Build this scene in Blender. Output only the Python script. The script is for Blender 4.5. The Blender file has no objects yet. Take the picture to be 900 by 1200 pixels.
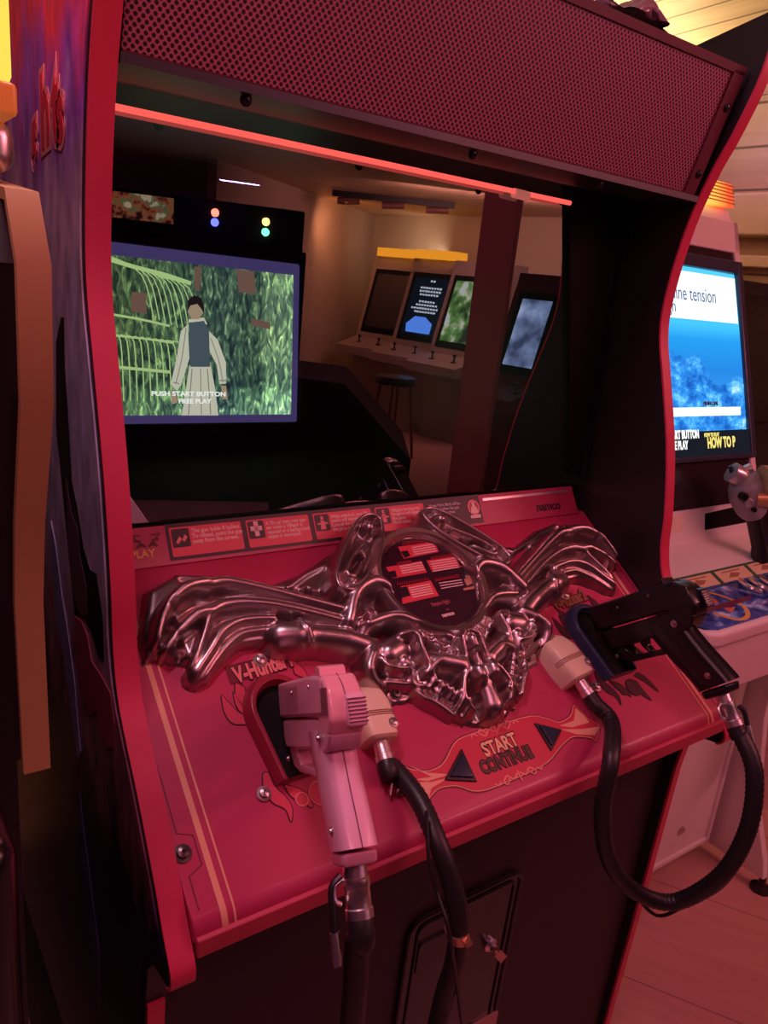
import bpy, bmesh, math, random
import numpy as np
from mathutils import Vector, Matrix

random.seed(4)
SC = bpy.context.scene
COL = SC.collection
V = Vector

# ------------------------------------------------------------------ camera, world, exposure
CAM = V((-.2124, -.499, 1.388)); FPX = 900.0
RX = V((.81921, -.56483, .09929)); RD = V((-.08507, -.29090, -.95296)); RF = V((.56715, .77223, -.28636))
cam = bpy.data.cameras.new('camera'); camo = bpy.data.objects.new('camera', cam); COL.objects.link(camo)
cam.sensor_fit = 'VERTICAL'; cam.sensor_height = 36; cam.lens = 36 * FPX / 1200; cam.clip_start = .02
m3 = Matrix((RX, -RD, -RF)).transposed()
camo.matrix_world = Matrix.Translation(CAM) @ m3.to_4x4()
SC.camera = camo
W = bpy.data.worlds.new('room_dark'); SC.world = W; W.use_nodes = True
W.node_tree.nodes['Background'].inputs[0].default_value = (.5, .13, .34, 1)
W.node_tree.nodes['Background'].inputs[1].default_value = .035
SC.view_settings.view_transform = 'Standard'; SC.view_settings.look = 'None'
SC.view_settings.gamma = 1; SC.view_settings.use_curve_mapping = False
SC.view_settings.exposure = 0
try:
    SC.cycles.max_bounces = 8; SC.cycles.transparent_max_bounces = 12
    SC.cycles.sample_clamp_indirect = 4; SC.cycles.use_denoising = True
except Exception: pass

YG = .357                                  # plane of the glass pane
def MIRROR(q, d, z):                       # spot in the room seen in the glass along that ray
    r = RX * (q[0] - 450) + RD * (q[1] - 600) + RF * FPX; h = V((r.x, r.y, 0)).normalized(); p = CAM + h * d
    return V((p.x, 2 * YG - p.y, z))
def area(name, loc, target, sx, sy, col, e):
    l = bpy.data.lights.new(name, 'AREA'); l.shape = 'RECTANGLE'; l.size = sx; l.size_y = sy; l.color = col; l.energy = e
    o = bpy.data.objects.new(name, l); COL.objects.link(o); o.location = loc
    o.rotation_euler = (V(target) - V(loc)).to_track_quat('-Z', 'Y').to_euler(); return o
PINK = (1, .16, .32); ROSE = (1, .26, .33)
area('ceiling_led_strip_light', (-.55, -.45, 2.06), (.25, .15, .9), 1.3, .10, PINK, 3.5)
area('ceiling_led_strip_light', (.95, -.75, 2.06), (.65, .1, .85), 1.1, .10, ROSE, 3.1)
area('aisle_led_strip_light', (2.0, -1.15, 2.04), (1.3, .2, .7), 1.2, .10, (1, .25, .29), 15)
area('left_aisle_tube_light', (-.62, -.42, 2.05), (-.03, .2, 1.4), .5, .06, (1, .45, .66), 1.3)
area('gap_fill_light', (-.085, .12, 2.08), (-.045, .14, 1.3), .05, .35, (1, .52, .68), 5.5)  # fill added above the gap to brighten the side artwork
area('violet_corner_light', (2.2, 1.1, 1.98), (2.46, 1.15, 1.9), .5, .05, (.55, .22, 1), .45)
area('cabinet_top_glow_light', (1.25, 1.25, 1.86), (1.25, 1.25, 2.2), 1.6, .10, (1, .80, .42), 15)
area('far_row_fill_light', tuple(MIRROR((560, 330), 6.4, 2.0)), tuple(MIRROR((500, 330), 8.4, .9)), 1.4, .10, (1, .40, .40), 22)  # unseen fill added to brighten the far row of cabinets
area('far_wall_fill_light', tuple(MIRROR((505, 330), 8.75, 1.70)), tuple(MIRROR((500, 330), 9.7, 2.0)), .9, .1, (1, .72, .5), 5)  # unseen fill hidden behind the row, added to light the beige wall
area('far_wall_fill_light', tuple(MIRROR((405, 330), 8.0, 1.9)), tuple(MIRROR((380, 330), 9.0, 1.5)), .4, .1, (1, .40, .18), 5)  # unseen fill added for the orange light on the plaster wall

# ------------------------------------------------------------------ pixel ray helpers (rays of the photo met with real planes)
def ray(px, py): return RX * (px - 450) + RD * (py - 600) + RF * FPX
def at(q, p0, n):
    r = ray(*q); n = V(n); return CAM + r * ((V(p0) - CAM).dot(n) / r.dot(n))
def atX(q, x): return at(q, (x, 0, 0), (1, 0, 0))
def atY(q, y): return at(q, (0, y, 0), (0, 1, 0))
def atZ(q, z): return at(q, (0, 0, z), (0, 0, 1))
WID = .82; MID = .41
P0 = V((0, .025, .843)); U = V((0, .83205, .5547)); N = V((0, -.5547, .83205)); EX = V((1, 0, 0)); EY = V((0, 1, 0)); EZ = V((0, 0, 1))
def CP(x, v, h=0): return P0 + EX * x + U * v + N * h
def cpv(q, h=0):
    P = at(q, P0 + N * h, N); return P.x, (P - P0).dot(U)
YG = .357                                   # plane of the glass pane
def vir(px, d, py=330):                    # spot in the room whose mirror image in the glass lies d metres off along that ray
    r = ray(px, py); h = V((r.x, r.y, 0)).normalized(); p = CAM + h * d
    return V((p.x, 2 * YG - p.y, 0))

# ------------------------------------------------------------------ materials
def lin(c):
    return tuple(((x / 255) / 12.92 if x / 255 <= .04045 else ((x / 255 + .055) / 1.055) ** 2.4) for x in c)
MATS = {}
def mat(name, col, rough=.5, metal=0, emit=0, ecol=None, noise=0, nscale=8, bump=0, bscale=60, coat=0, spec=None):
    if name in MATS: return MATS[name]
    m = bpy.data.materials.new(name); m.use_nodes = True; MATS[name] = m
    nt = m.node_tree; b = nt.nodes['Principled BSDF']
    b.inputs['Base Color'].default_value = (*col, 1); b.inputs['Roughness'].default_value = rough; b.inputs['Metallic'].default_value = metal
    if coat: b.inputs['Coat Weight'].default_value = coat; b.inputs['Coat Roughness'].default_value = .12
    if spec is not None: b.inputs['Specular IOR Level'].default_value = spec
    if emit:
        b.inputs['Emission Color'].default_value = (*(ecol or col), 1); b.inputs['Emission Strength'].default_value = emit
    if noise or bump:
        tc = nt.nodes.new('ShaderNodeTexCoord')
    if noise:
        t = nt.nodes.new('ShaderNodeTexNoise'); t.inputs['Scale'].default_value = nscale; t.inputs['Detail'].default_value = 5
        nt.links.new(tc.outputs['Object'], t.inputs['Vector'])
        r = nt.nodes.new('ShaderNodeMapRange'); r.inputs[3].default_value = 1 - noise; r.inputs[4].default_value = 1 + noise
        nt.links.new(t.outputs['Fac'], r.inputs[0])
        mx = nt.nodes.new('ShaderNodeVectorMath'); mx.operation = 'SCALE'; mx.inputs[0].default_value = col
        nt.links.new(r.outputs[0], mx.inputs['Scale']); nt.links.new(mx.outputs[0], b.inputs['Base Color'])
    if bump:
        t = nt.nodes.new('ShaderNodeTexNoise'); t.inputs['Scale'].default_value = bscale; t.inputs['Detail'].default_value = 4
        nt.links.new(tc.outputs['Object'], t.inputs['Vector'])
        bp = nt.nodes.new('ShaderNodeBump'); bp.inputs['Strength'].default_value = bump; bp.inputs['Distance'].default_value = .002
        nt.links.new(t.outputs['Fac'], bp.inputs['Height']); nt.links.new(bp.outputs[0], b.inputs['Normal'])
    return m
def glow(name, col, s):
    if name in MATS: return MATS[name]
    m = bpy.data.materials.new(name); m.use_nodes = True; MATS[name] = m; nt = m.node_tree
    nt.nodes.remove(nt.nodes['Principled BSDF']); e = nt.nodes.new('ShaderNodeEmission')
    e.inputs[0].default_value = (*col, 1); e.inputs[1].default_value = s
    nt.links.new(e.outputs[0], nt.nodes['Material Output'].inputs[0]); return m

def nodes(m): return m.node_tree, m.node_tree.nodes, m.node_tree.links
def ramp(nt, pts, interp='LINEAR'):
    r = nt.nodes.new('ShaderNodeValToRGB'); r.color_ramp.interpolation = interp
    e = r.color_ramp.elements
    while len(e) < len(pts): e.new(.5)
    for k, (p, c) in enumerate(pts): e[k].position = p; e[k].color = (*c, 1)
    return r
def math_n(nt, op, a, b=None):
    n = nt.nodes.new('ShaderNodeMath'); n.operation = op
    for k, s in enumerate((a, b)):
        if s is None: continue
        if isinstance(s, (int, float)): n.inputs[k].default_value = s
        else: nt.links.new(s, n.inputs[k])
    return n.outputs[0]

RED = mat('red_cabinet_paint', (.64, .040, .105), .42, coat=.12, bump=.05, bscale=300)
REDCP = mat('red_panel_film', (.46, .030, .100), .40, noise=.06, nscale=5, bump=.04, bscale=400, coat=.12)
REDDK = mat('dark_red_moulding', (.22, .015, .035), .4)
BLACK = mat('black_board', (.012, .009, .012), .45, bump=.05, bscale=200)
MATTE = mat('matte_black', (.006, .005, .006), .85, spec=.2)
GLOSSB = mat('gloss_black', (.010, .009, .012), .22)
BLKPL = mat('black_plastic', (.014, .012, .015), .3)
RUBBER = mat('black_rubber', (.016, .014, .016), .42)
CHROME = mat('chrome', (.88, .82, .80), .32, metal=1)
STEEL = mat('screw_steel', (.55, .5, .48), .3, metal=1)
PEWTER = mat('cast_pewter', (.46, .37, .37), .33, metal=1, bump=.10, bscale=120)
BRASS = mat('brass', (.8, .55, .25), .25, metal=1)
WHITEPL = mat('white_plastic', (.86, .84, .82), .35, bump=.03)
CREAM = mat('cream_plastic', (.78, .60, .42), .38)
GUNPINK = mat('pale_pink_plastic', (.80, .42, .54), .26, coat=.25)
GUNPK2 = mat('salmon_pink_plastic', (.84, .34, .40), .26, coat=.3)
STRIPE = mat('peach_stripe_print', (.78, .36, .24), .35)
STRIPE2 = mat('salmon_print', (.80, .22, .22), .35)
INK = mat('black_print', (.02, .006, .012), .4)
DKRED = mat('dark_red_print', (.16, .012, .028), .4)
CARDRED = mat('red_card_print', (.72, .06, .09), .35)
CARDTXT = mat('pale_card_text', (.85, .62, .58), .4)
YELLOWT = mat('yellow_text', (.85, .6, .15), .4)
NAVY = mat('navy_plastic', (.02, .03, .07), .3)
YELTRIM = mat('ochre_trim', (.42, .28, .11), .45)
GREYPL = mat('grey_plastic', (.36, .35, .37), .35)

def mat_grille():
    m = bpy.data.materials.new('perforated_red_steel'); m.use_nodes = True; nt, ns, lk = nodes(m)
    b = ns['Principled BSDF']; b.inputs['Roughness'].default_value = .45
    tc = ns.new('ShaderNodeTexCoord'); sp = ns.new('ShaderNodeSeparateXYZ'); lk.new(tc.outputs['UV'], sp.inputs[0])
    def lattice(off):
        out = []
        for s, p in ((sp.outputs[0], .0066), (sp.outputs[1], .0066 * 1.2)):
            f = math_n(nt, 'FRACT', math_n(nt, 'ADD', math_n(nt, 'DIVIDE', s, p), off))
            out.append(math_n(nt, 'MULTIPLY', math_n(nt, 'SUBTRACT', f, .5), p))
        return math_n(nt, 'SQRT', math_n(nt, 'ADD', math_n(nt, 'MULTIPLY', out[0], out[0]), math_n(nt, 'MULTIPLY', out[1], out[1])))
    d = math_n(nt, 'MINIMUM', lattice(0), lattice(.5))
    r = ns.new('ShaderNodeMapRange'); lk.new(d, r.inputs[0]); r.inputs[1].default_value = .00165; r.inputs[2].default_value = .0021
    mx = ns.new('ShaderNodeMix'); mx.data_type = 'RGBA'
    mx.inputs[6].default_value = (.03, .004, .01, 1); mx.inputs[7].default_value = (.42, .12, .20, 1)
    lk.new(r.outputs[0], mx.inputs[0]); lk.new(mx.outputs[2], b.inputs['Base Color'])
    bp = ns.new('ShaderNodeBump'); bp.inputs['Distance'].default_value = .001; bp.inputs['Strength'].default_value = .6
    lk.new(r.outputs[0], bp.inputs['Height']); lk.new(bp.outputs[0], b.inputs['Normal']); return m
GRILLE = mat_grille()

def mat_wood(name, c1, c2, plank, rot=0, groove=.06, rough=.5, axis=0):
    m = bpy.data.materials.new(name); m.use_nodes = True; nt, ns, lk = nodes(m); b = ns['Principled BSDF']
    b.inputs['Roughness'].default_value = rough
    tc = ns.new('ShaderNodeTexCoord'); mp = ns.new('ShaderNodeMapping'); mp.inputs['Rotation'].default_value = rot if isinstance(rot, tuple) else (0, 0, rot)
    lk.new(tc.outputs['Object'], mp.inputs[0])
    sp = ns.new('ShaderNodeSeparateXYZ'); lk.new(mp.outputs[0], sp.inputs[0])
    q = math_n(nt, 'DIVIDE', sp.outputs[axis], plank); fr = math_n(nt, 'FRACT', q); fl = math_n(nt, 'FLOOR', q)
    sc = ns.new('ShaderNodeMapping'); s = [3, 3, 3]; s[axis] = 30; sc.inputs['Scale'].default_value = s; lk.new(mp.outputs[0], sc.inputs[0])
    of = ns.new('ShaderNodeCombineXYZ'); lk.new(math_n(nt, 'MULTIPLY', fl, 7.3), of.inputs[2])
    ad = ns.new('ShaderNodeVectorMath'); lk.new(sc.outputs[0], ad.inputs[0]); lk.new(of.outputs[0], ad.inputs[1])
    t = ns.new('ShaderNodeTexNoise'); t.inputs['Scale'].default_value = 1.2; t.inputs['Detail'].default_value = 6; lk.new(ad.outputs[0], t.inputs['Vector'])
    r = ramp(nt, [(.25, c1), (.75, c2)]); lk.new(t.outputs['Fac'], r.inputs[0])
    g = math_n(nt, 'GREATER_THAN', math_n(nt, 'MINIMUM', fr, math_n(nt, 'SUBTRACT', 1, fr)), groove)
    mx = ns.new('ShaderNodeMix'); mx.data_type = 'RGBA'; mx.inputs[6].default_value = (*[c * .35 for c in c1], 1)
    lk.new(g, mx.inputs[0]); lk.new(r.outputs[0], mx.inputs[7]); lk.new(mx.outputs[2], b.inputs['Base Color'])
    bp = ns.new('ShaderNodeBump'); bp.inputs['Distance'].default_value = .004; lk.new(g, bp.inputs['Height']); lk.new(bp.outputs[0], b.inputs['Normal'])
    return m
CEILW = mat_wood('pine_ceiling_planks', (.62, .42, .26), (.78, .58, .40), .11, rot=math.radians(6), groove=.035)
FLOORW = mat_wood('pale_floor_boards', (.60, .33, .29), (.68, .40, .36), .34, rot=math.radians(-32), groove=.003, rough=.42)
WALLW = mat_wood('pine_wall_boards', (.42, .30, .18), (.52, .38, .24), .14, groove=.03, axis=2)
PLASTER = mat('rough_plaster', (.55, .42, .34), .8, noise=.2, nscale=2, bump=.8, bscale=12)
BEIGEW = mat('beige_board', (.70, .60, .48), .7, noise=.06, nscale=3)

def mat_glass():
    m = bpy.data.materials.new('reflective_glass'); m.use_nodes = True; nt, ns, lk = nodes(m)
    ns.remove(ns['Principled BSDF'])
    t = ns.new('ShaderNodeBsdfTransparent'); t.inputs[0].default_value = (.86, .86, .88, 1)
    g = ns.new('ShaderNodeBsdfGlossy'); g.inputs['Roughness'].default_value = 0.0; g.inputs[0].default_value = (1, .97, .97, 1)
    x = ns.new('ShaderNodeMixShader'); x.inputs[0].default_value = .30
    lk.new(t.outputs[0], x.inputs[1]); lk.new(g.outputs[0], x.inputs[2]); lk.new(x.outputs[0], ns['Material Output'].inputs[0]); return m
GLASS = mat_glass()

# ------------------------------------------------------------------ object helpers
WMAT = {}
def thing(name, label, cat, loc=(0, 0, 0), rotz=0, group=None):
    o = bpy.data.objects.new(name, None); COL.objects.link(o); o.location = loc; o.rotation_euler = (0, 0, rotz)
    o.empty_display_size = .1
    WMAT[o.name] = Matrix.Translation(V(loc)) @ Matrix.Rotation(rotz, 4, 'Z')
    o['label'] = label; o['category'] = cat
    if group: o['group'] = group
    return o
def link(o, parent):
    COL.objects.link(o)
    if parent is not None:
        o.parent = parent; o.matrix_parent_inverse = WMAT.get(parent.name, Matrix.Identity(4)).inverted()
    return o
def obj(name, bm, m, parent=None, smooth=False, bevel=0, seg=2, label=None, struct=False):
    if isinstance(bm, bmesh.types.BMesh):
        bmesh.ops.recalc_face_normals(bm, faces=bm.faces)
        me = bpy.data.meshes.new(name); bm.to_mesh(me); bm.free()
    else: me = bm
    ms = m if isinstance(m, (list, tuple)) else [m]
    for q in ms: me.materials.append(q)
    if smooth:
        for p in me.polygons: p.use_smooth = True
        if name not in ('wing_ornament', 'crest_ornament', 'screen'): me.set_sharp_from_angle(angle=math.radians(42))
    o = bpy.data.objects.new(name, me); link(o, parent)
    if bevel:
        b = o.modifiers.new('bevel', 'BEVEL'); b.width = bevel; b.segments = seg; b.limit_method = 'ANGLE'; b.angle_limit = math.radians(35)
        if not smooth:
            for p in me.polygons: p.use_smooth = True
            w = o.modifiers.new('wn', 'WEIGHTED_NORMAL'); w.keep_sharp = False
    if label: o['label'] = label
    if struct: o['kind'] = 'structure'
    return o
def BM(): return bmesh.new()
def prism(bm, pts, off):
    off = V(off); a = [bm.verts.new(V(p)) for p in pts]; b = [bm.verts.new(V(p) + off) for p in pts]
    n = len(pts)
    bm.faces.new(a[::-1]); bm.faces.new(b)
    for i in range(n): bm.faces.new((a[i], a[(i + 1) % n], b[(i + 1) % n], b[i]))
    return bm
def tri(bm):
    bm.normal_update(); bmesh.ops.triangulate(bm, faces=[f for f in bm.faces if len(f.verts) > 4], ngon_method='EAR_CLIP')
def box(bm, lo, hi, M=None):
    lo = V(lo); hi = V(hi)
    ps = [V((x, y, lo.z)) for x, y in ((lo.x, lo.y), (hi.x, lo.y), (hi.x, hi.y), (lo.x, hi.y))]
    if M is None: return prism(bm, ps, (0, 0, hi.z - lo.z))
    return prism(bm, [M @ p for p in ps], M.to_3x3() @ V((0, 0, hi.z - lo.z)))
def frame(o, ex, ey, ez):
    return Matrix.Translation(V(o)) @ Matrix((V(ex).normalized(), V(ey).normalized(), V(ez).normalized())).transposed().to_4x4()
def catmull(pts, n=8):
    P = [V(p) for p in pts]; out = []
    for i in range(len(P) - 1):
        a = P[max(i - 1, 0)]; b = P[i]; c = P[i + 1]; d = P[min(i + 2, len(P) - 1)]
        for k in range(n):
            t = k / n
            out.append(.5 * ((2 * b) + (c - a) * t + (2 * a - 5 * b + 4 * c - d) * t * t + (3 * b - a - 3 * c + d) * t ** 3))
    out.append(P[-1]); return out
def tube(bm, pts, r, n=10, ribs=0):
    pts = [V(p) for p in pts]; rings = []; up = None
    L = 0
    for i, p in enumerate(pts):
        t = (pts[min(i + 1, len(pts) - 1)] - pts[max(i - 1, 0)]).normalized()
        if up is None: up = t.orthogonal().normalized()
        up = (up - t * up.dot(t)).normalized(); s = t.cross(up)
        rr = r[i] if isinstance(r, (list, tuple)) else r
        if ribs and i % 2: rr *= 1 - ribs
        rings.append([bm.verts.new(p + (up * math.cos(2 * math.pi * k / n) + s * math.sin(2 * math.pi * k / n)) * rr) for k in range(n)])
    for a, b in zip(rings, rings[1:]):
        for k in range(n): bm.faces.new((a[k], a[(k + 1) % n], b[(k + 1) % n], b[k]))
    bm.faces.new(rings[0][::-1]); bm.faces.new(rings[-1]); return bm
def resample(pts, step):
    P = [V(p) for p in pts]; out = [P[0]]; acc = 0
    for a, b in zip(P, P[1:]):
        L = (b - a).length; t = step - acc
        while t <= L: out.append(a + (b - a) * (t / L)); t += step
        acc = (acc + L) % step if L else acc
    return out
def lathe(bm, prof, M, n=24):
    rings = []
    for r, h in prof:
        if r < 1e-6: rings.append([bm.verts.new(M @ V((0, 0, h)))])
        else: rings.append([bm.verts.new(M @ V((r * math.cos(2 * math.pi * k / n), r * math.sin(2 * math.pi * k / n), h))) for k in range(n)])
    for a, b in zip(rings, rings[1:]):
        for k in range(n):
            q = (k + 1) % n
            if len(a) == 1 and len(b) == 1: continue
            if len(a) == 1: bm.faces.new((a[0], b[k], b[q]))
            elif len(b) == 1: bm.faces.new((a[k], a[q], b[0]))
            else: bm.faces.new((a[k], a[q], b[q], b[k]))
    for r in (rings[0], rings[-1]):
        if len(r) > 1:
            try: bm.faces.new(r)
            except ValueError: pass
    return bm
def crop(l, ox, oy, s): return [(ox + a / s, oy + b / s) for a, b in l]
def plate(name, pts, M, th, m, parent, **k):          # a thin printed or moulded plate: outline in the frame M
    bm = BM(); ez = M.to_3x3() @ V((0, 0, th))
    prism(bm, [M @ V((p[0], p[1], 0)) for p in pts], ez)
    tri(bm)
    return obj(name, bm, m, parent, **k)
def plates(name, polys, M, th, m, parent, **k):
    bm = BM(); ez = M.to_3x3() @ V((0, 0, th))
    for pts in polys: prism(bm, [M @ V((p[0], p[1], 0)) for p in pts], ez)
    tri(bm)
    return obj(name, bm, m, parent, **k)
def plates_each(name, polys, M, th, m, parent, **k):
    for p in polys: plate(name, p, M, th, m, parent, **k)
def text(name, body, size, M, m, parent, align='LEFT', fat=0, ext=.0002, sx=1, shear=0, spacing=1, line=1, label=None):
    c = bpy.data.curves.new(name, 'FONT'); c.body = body; c.size = size; c.align_x = align; c.extrude = ext; c.offset = fat
    c.shear = shear; c.space_character = spacing; c.space_line = line; c.resolution_u = 3
    t = bpy.data.objects.new('tmp', c); COL.objects.link(t)
    dg = bpy.context.evaluated_depsgraph_get(); dg.update()
    me = bpy.data.meshes.new_from_object(t.evaluated_get(dg)); bpy.data.objects.remove(t); bpy.data.curves.remove(c)
    me.transform(M @ Matrix.Diagonal((sx, 1, 1, 1))); me.name = name
    return obj(name, me, m, parent, label=label)
def rect(x0, y0, x1, y1): return [(x0, y0), (x1, y0), (x1, y1), (x0, y1)]
def rrect(x0, y0, x1, y1, r, n=4):
    out = []
    for cx, cy, a in ((x1 - r, y1 - r, 0), (x0 + r, y1 - r, 90), (x0 + r, y0 + r, 180), (x1 - r, y0 + r, 270)):
        for k in range(n + 1):
            t = math.radians(a + 90 * k / n); out.append((cx + r * math.cos(t), cy + r * math.sin(t)))
    return out
def screw(name, M, r, parent, m=STEEL):
    bm = BM(); lathe(bm, [(r * 1.5, 0), (r * 1.5, r * .25), (r, r * .3), (r * .9, r * .8), (r * .35, r * .95), (r * .33, r * .5), (0, r * .5)], M, 14)
    return obj(name, bm, m, parent, smooth=True)
def slab(name, lo, hi, m, parent=None, **k):
    bm = BM(); box(bm, lo, hi); return obj(name, bm, m, parent, **k)

# ------------------------------------------------------------------ the room
CZ = 2.12
slab('floor', (-3.5, -9, -.05), (9, 3, 0), FLOORW, struct=True)
slab('ceiling', (-3.5, -9, CZ), (9, 3, CZ + .05), CEILW, struct=True)
slab('wall_back', (-3.5, 1.75, 0), (9, 1.85, CZ), mat('dim_plaster_wall', (.35, .22, .2), .8, bump=.4, bscale=10), struct=True)
slab('wall_right', (2.46, .5, 0), (2.56, 1.75, CZ), WALLW, struct=True)
slab('trim_1', (2.38, .5, 1.66), (2.46, 1.75, 1.80), mat('pine_moulding', (.60, .45, .28), .5, noise=.1), struct=True, bevel=.01)
slab('trim_2', (2.41, .5, 1.56), (2.46, 1.75, 1.60), mat('pine_moulding', (.60, .45, .28), .5), struct=True, bevel=.006)
cor = vir(436, 9.8)
def vwall(name, a, b, m, th=.08):
    d = (b - a).normalized(); s = V((-d.y, d.x, 0)) * th
    bm = BM(); prism(bm, [a, b, b + s, a + s], (0, 0, CZ)); return obj(name, bm, m, struct=True)
vwall('wall_left', cor, vir(250, 6.3), PLASTER)
vwall('wall_front', cor, vir(700, 7.6), BEIGEW)

# ------------------------------------------------------------------ the main cabinet
CAB = thing('arcade_gun_cabinet', 'large red and black two-player gun arcade cabinet with silver winged control panel', 'arcade machine', (MID, .45, 0))
FRONT = [(.165, 1.775), (.172, 1.70), (.195, 1.63), (.215, 1.585), (.235, 1.525), (.247, 1.458), (.252, 1.39), (.246, 1.343), (.230, 1.294), (.197, 1.19), (.176, 1.09), (.169, 1.03), (.149, .978), (.092, .916), (.044, .858), (.022, .826), (.004, .803), (0, .792), (.002, .783), (.010, .777)]
FRONT = [(p.x, p.y) for p in catmull([(y, z, 0) for y, z in FRONT], 4)]
LOWER = [(.020, .775), (.045, .768), (.060, .748), (.065, .70), (.070, .5), (.085, 0)]
def side(x0, x1, nm):
    prof = FRONT + LOWER + [(1.22, 0), (1.22, 1.55), (.9, 1.62), (.3, 1.745)]
    bm = BM(); prism(bm, [(x0, y, z) for y, z in prof], (x1 - x0, 0, 0))
    tri(bm)
    return obj(nm, bm, BLACK, CAB)
def trim_band(x0, x1, pts, parent, th=.003, nm='edge_trim'):
    bm = BM(); rows = []
    for i, (y, z) in enumerate(pts):
        a = pts[max(i - 1, 0)]; b = pts[min(i + 1, len(pts) - 1)]
        t = V((b[0] - a[0], b[1] - a[1])).normalized(); o = V((t.y, -t.x)) * th       # outward (towards the player)
        rows.append([(y, z), (y + o.x, z + o.y)])
    vs = [[bm.verts.new((x, p[0], p[1])) for p in r for x in (x0, x1)] for r in rows]
    for a, b in zip(vs, vs[1:]):
        for i, j in ((0, 1), (1, 3), (3, 2), (2, 0)): bm.faces.new((a[i], a[j], b[j], b[i]))
    bm.faces.new((vs[0][0], vs[0][1], vs[0][3], vs[0][2])); bm.faces.new((vs[-1][0], vs[-1][1], vs[-1][3], vs[-1][2]))
    return obj(nm, bm, RED, parent, smooth=True)
SPL = side(-.021, 0, 'side_panel'); SPR = side(WID, WID + .018, 'side_panel')
trim_band(-.022, .0005, FRONT, SPL); trim_band(WID - .0005, WID + .019, FRONT, SPR)
trim_band(-.020, -.003, LOWER[3:], SPL, .004); trim_band(WID + .002, WID + .016, LOWER[2:], SPR, .004)

# artwork printed on the outer face of the left side panel
def mat_art():
    m = bpy.data.materials.new('night_sky_side_art'); m.use_nodes = True; nt, ns, lk = nodes(m); b = ns['Principled BSDF']
    b.inputs['Roughness'].default_value = .25
    tc = ns.new('ShaderNodeTexCoord'); sp = ns.new('ShaderNodeSeparateXYZ'); lk.new(tc.outputs['Object'], sp.inputs[0])
    mp = ns.new('ShaderNodeMapping'); mp.inputs['Scale'].default_value = (1, 9, 4); mp.inputs['Rotation'].default_value = (.5, 0, 0); lk.new(tc.outputs['Object'], mp.inputs[0])
    t = ns.new('ShaderNodeTexNoise'); t.inputs['Scale'].default_value = 2.2; t.inputs['Detail'].default_value = 7; lk.new(mp.outputs[0], t.inputs['Vector'])
    zz = math_n(nt, 'ADD', sp.outputs[2], math_n(nt, 'MULTIPLY', math_n(nt, 'SUBTRACT', t.outputs['Fac'], .5), .35))
    r = ramp(nt, [(.0, (.004, .003, .01)), (.46, (.01, .008, .03)), (.54, (.40, .14, .22)), (.63, (.62, .50, .66)), (.72, (.60, .50, .74)), (.80, (.70, .42, .56)), (.87, (.30, .08, .50)), (.93, (.85, .05, .08)), (1, (.85, .12, .12))])
    lk.new(math_n(nt, 'DIVIDE', zz, 1.75), r.inputs[0])
    t2 = ns.new('ShaderNodeTexNoise'); t2.inputs['Scale'].default_value = 5; t2.inputs['Detail'].default_value = 8; lk.new(mp.outputs[0], t2.inputs['Vector'])
    rr = ns.new('ShaderNodeMapRange'); rr.inputs[1].default_value = .3; rr.inputs[2].default_value = .7; rr.inputs[3].default_value = .75; rr.inputs[4].default_value = 1.5; lk.new(t2.outputs['Fac'], rr.inputs[0])
    v = ns.new('ShaderNodeVectorMath'); v.operation = 'SCALE'; lk.new(r.outputs[0], v.inputs[0]); lk.new(rr.outputs[0], v.inputs['Scale'])
    lk.new(v.outputs[0], b.inputs['Base Color']); return m
ART = mat_art()
artp = [(y + .014, z) for y, z in FRONT if z > .80] + [(.03, .80), (.085, .74), (.09, .3), (1.2, .3), (1.2, 1.54), (.9, 1.60), (.3, 1.72)]
bm = BM(); prism(bm, [(-.0225, y, z) for y, z in artp], (.0016, 0, 0)); tri(bm)
artw = obj('side_artwork', bm, ART, SPL, label='night sky artwork print')
MART = frame((-.0227, 0, 0), (0, 1, 0), (0, 0, 1), (-1, 0, 0))
def artpx(l, x=-.0227): return [(atX(q, x).y, atX(q, x).z) for q in l]
def artplate(nm, l, m, th=.0004): return plate(nm, artpx(l), MART, th, m, SPL)
SIL = mat('black_silhouette_print', (.008, .006, .014), .3)
SPIRE = mat('dusk_rooftop_print', (.16, .07, .12), .35)
CLOTH = mat('lilac_cloth_print', (.34, .30, .55), .35)
BLOB = mat('crimson_drape_print', (.42, .06, .12), .35)
artplate('castle_print', [(72, 372), (75, 372), (76, 430), (79, 470), (81, 505), (84, 560), (90, 590), (98, 640), (106, 668), (113, 672), (120, 720), (122, 775), (116, 770), (108, 742), (100, 725), (88, 720), (80, 640), (72, 560), (66, 500), (66, 400)], SIL)
artplate('castle_print', [(78, 560), (84, 600), (92, 620), (94, 650), (102, 690), (103, 720), (96, 722), (86, 700), (80, 640)], SPIRE, .0006)
artplate('drape_print', [(88, 722), (96, 728), (103, 745), (108, 775), (118, 790), (130, 812), (134, 845), (133, 875), (126, 875), (117, 855), (113, 832), (106, 838), (98, 820), (92, 790)], BLOB, .0008)
artplate('cloak_print', [(60, 610), (66, 640), (72, 690), (80, 740), (88, 800), (92, 850), (95, 880), (92, 890), (86, 850), (78, 790), (68, 730), (62, 670)], CLOTH, .0008)
artplate('sword_print', [(94, 930), (97, 960), (106, 1030), (116, 1110), (118, 1180), (112, 1160), (103, 1090), (96, 1010)], mat('steel_blue_print', (.10, .09, .22), .35), .0008)
LOGO = mat('scarlet_logo_print', (.75, .03, .06), .3)
LOGOE = mat('pink_logo_outline', (.92, .28, .26), .3)
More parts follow.
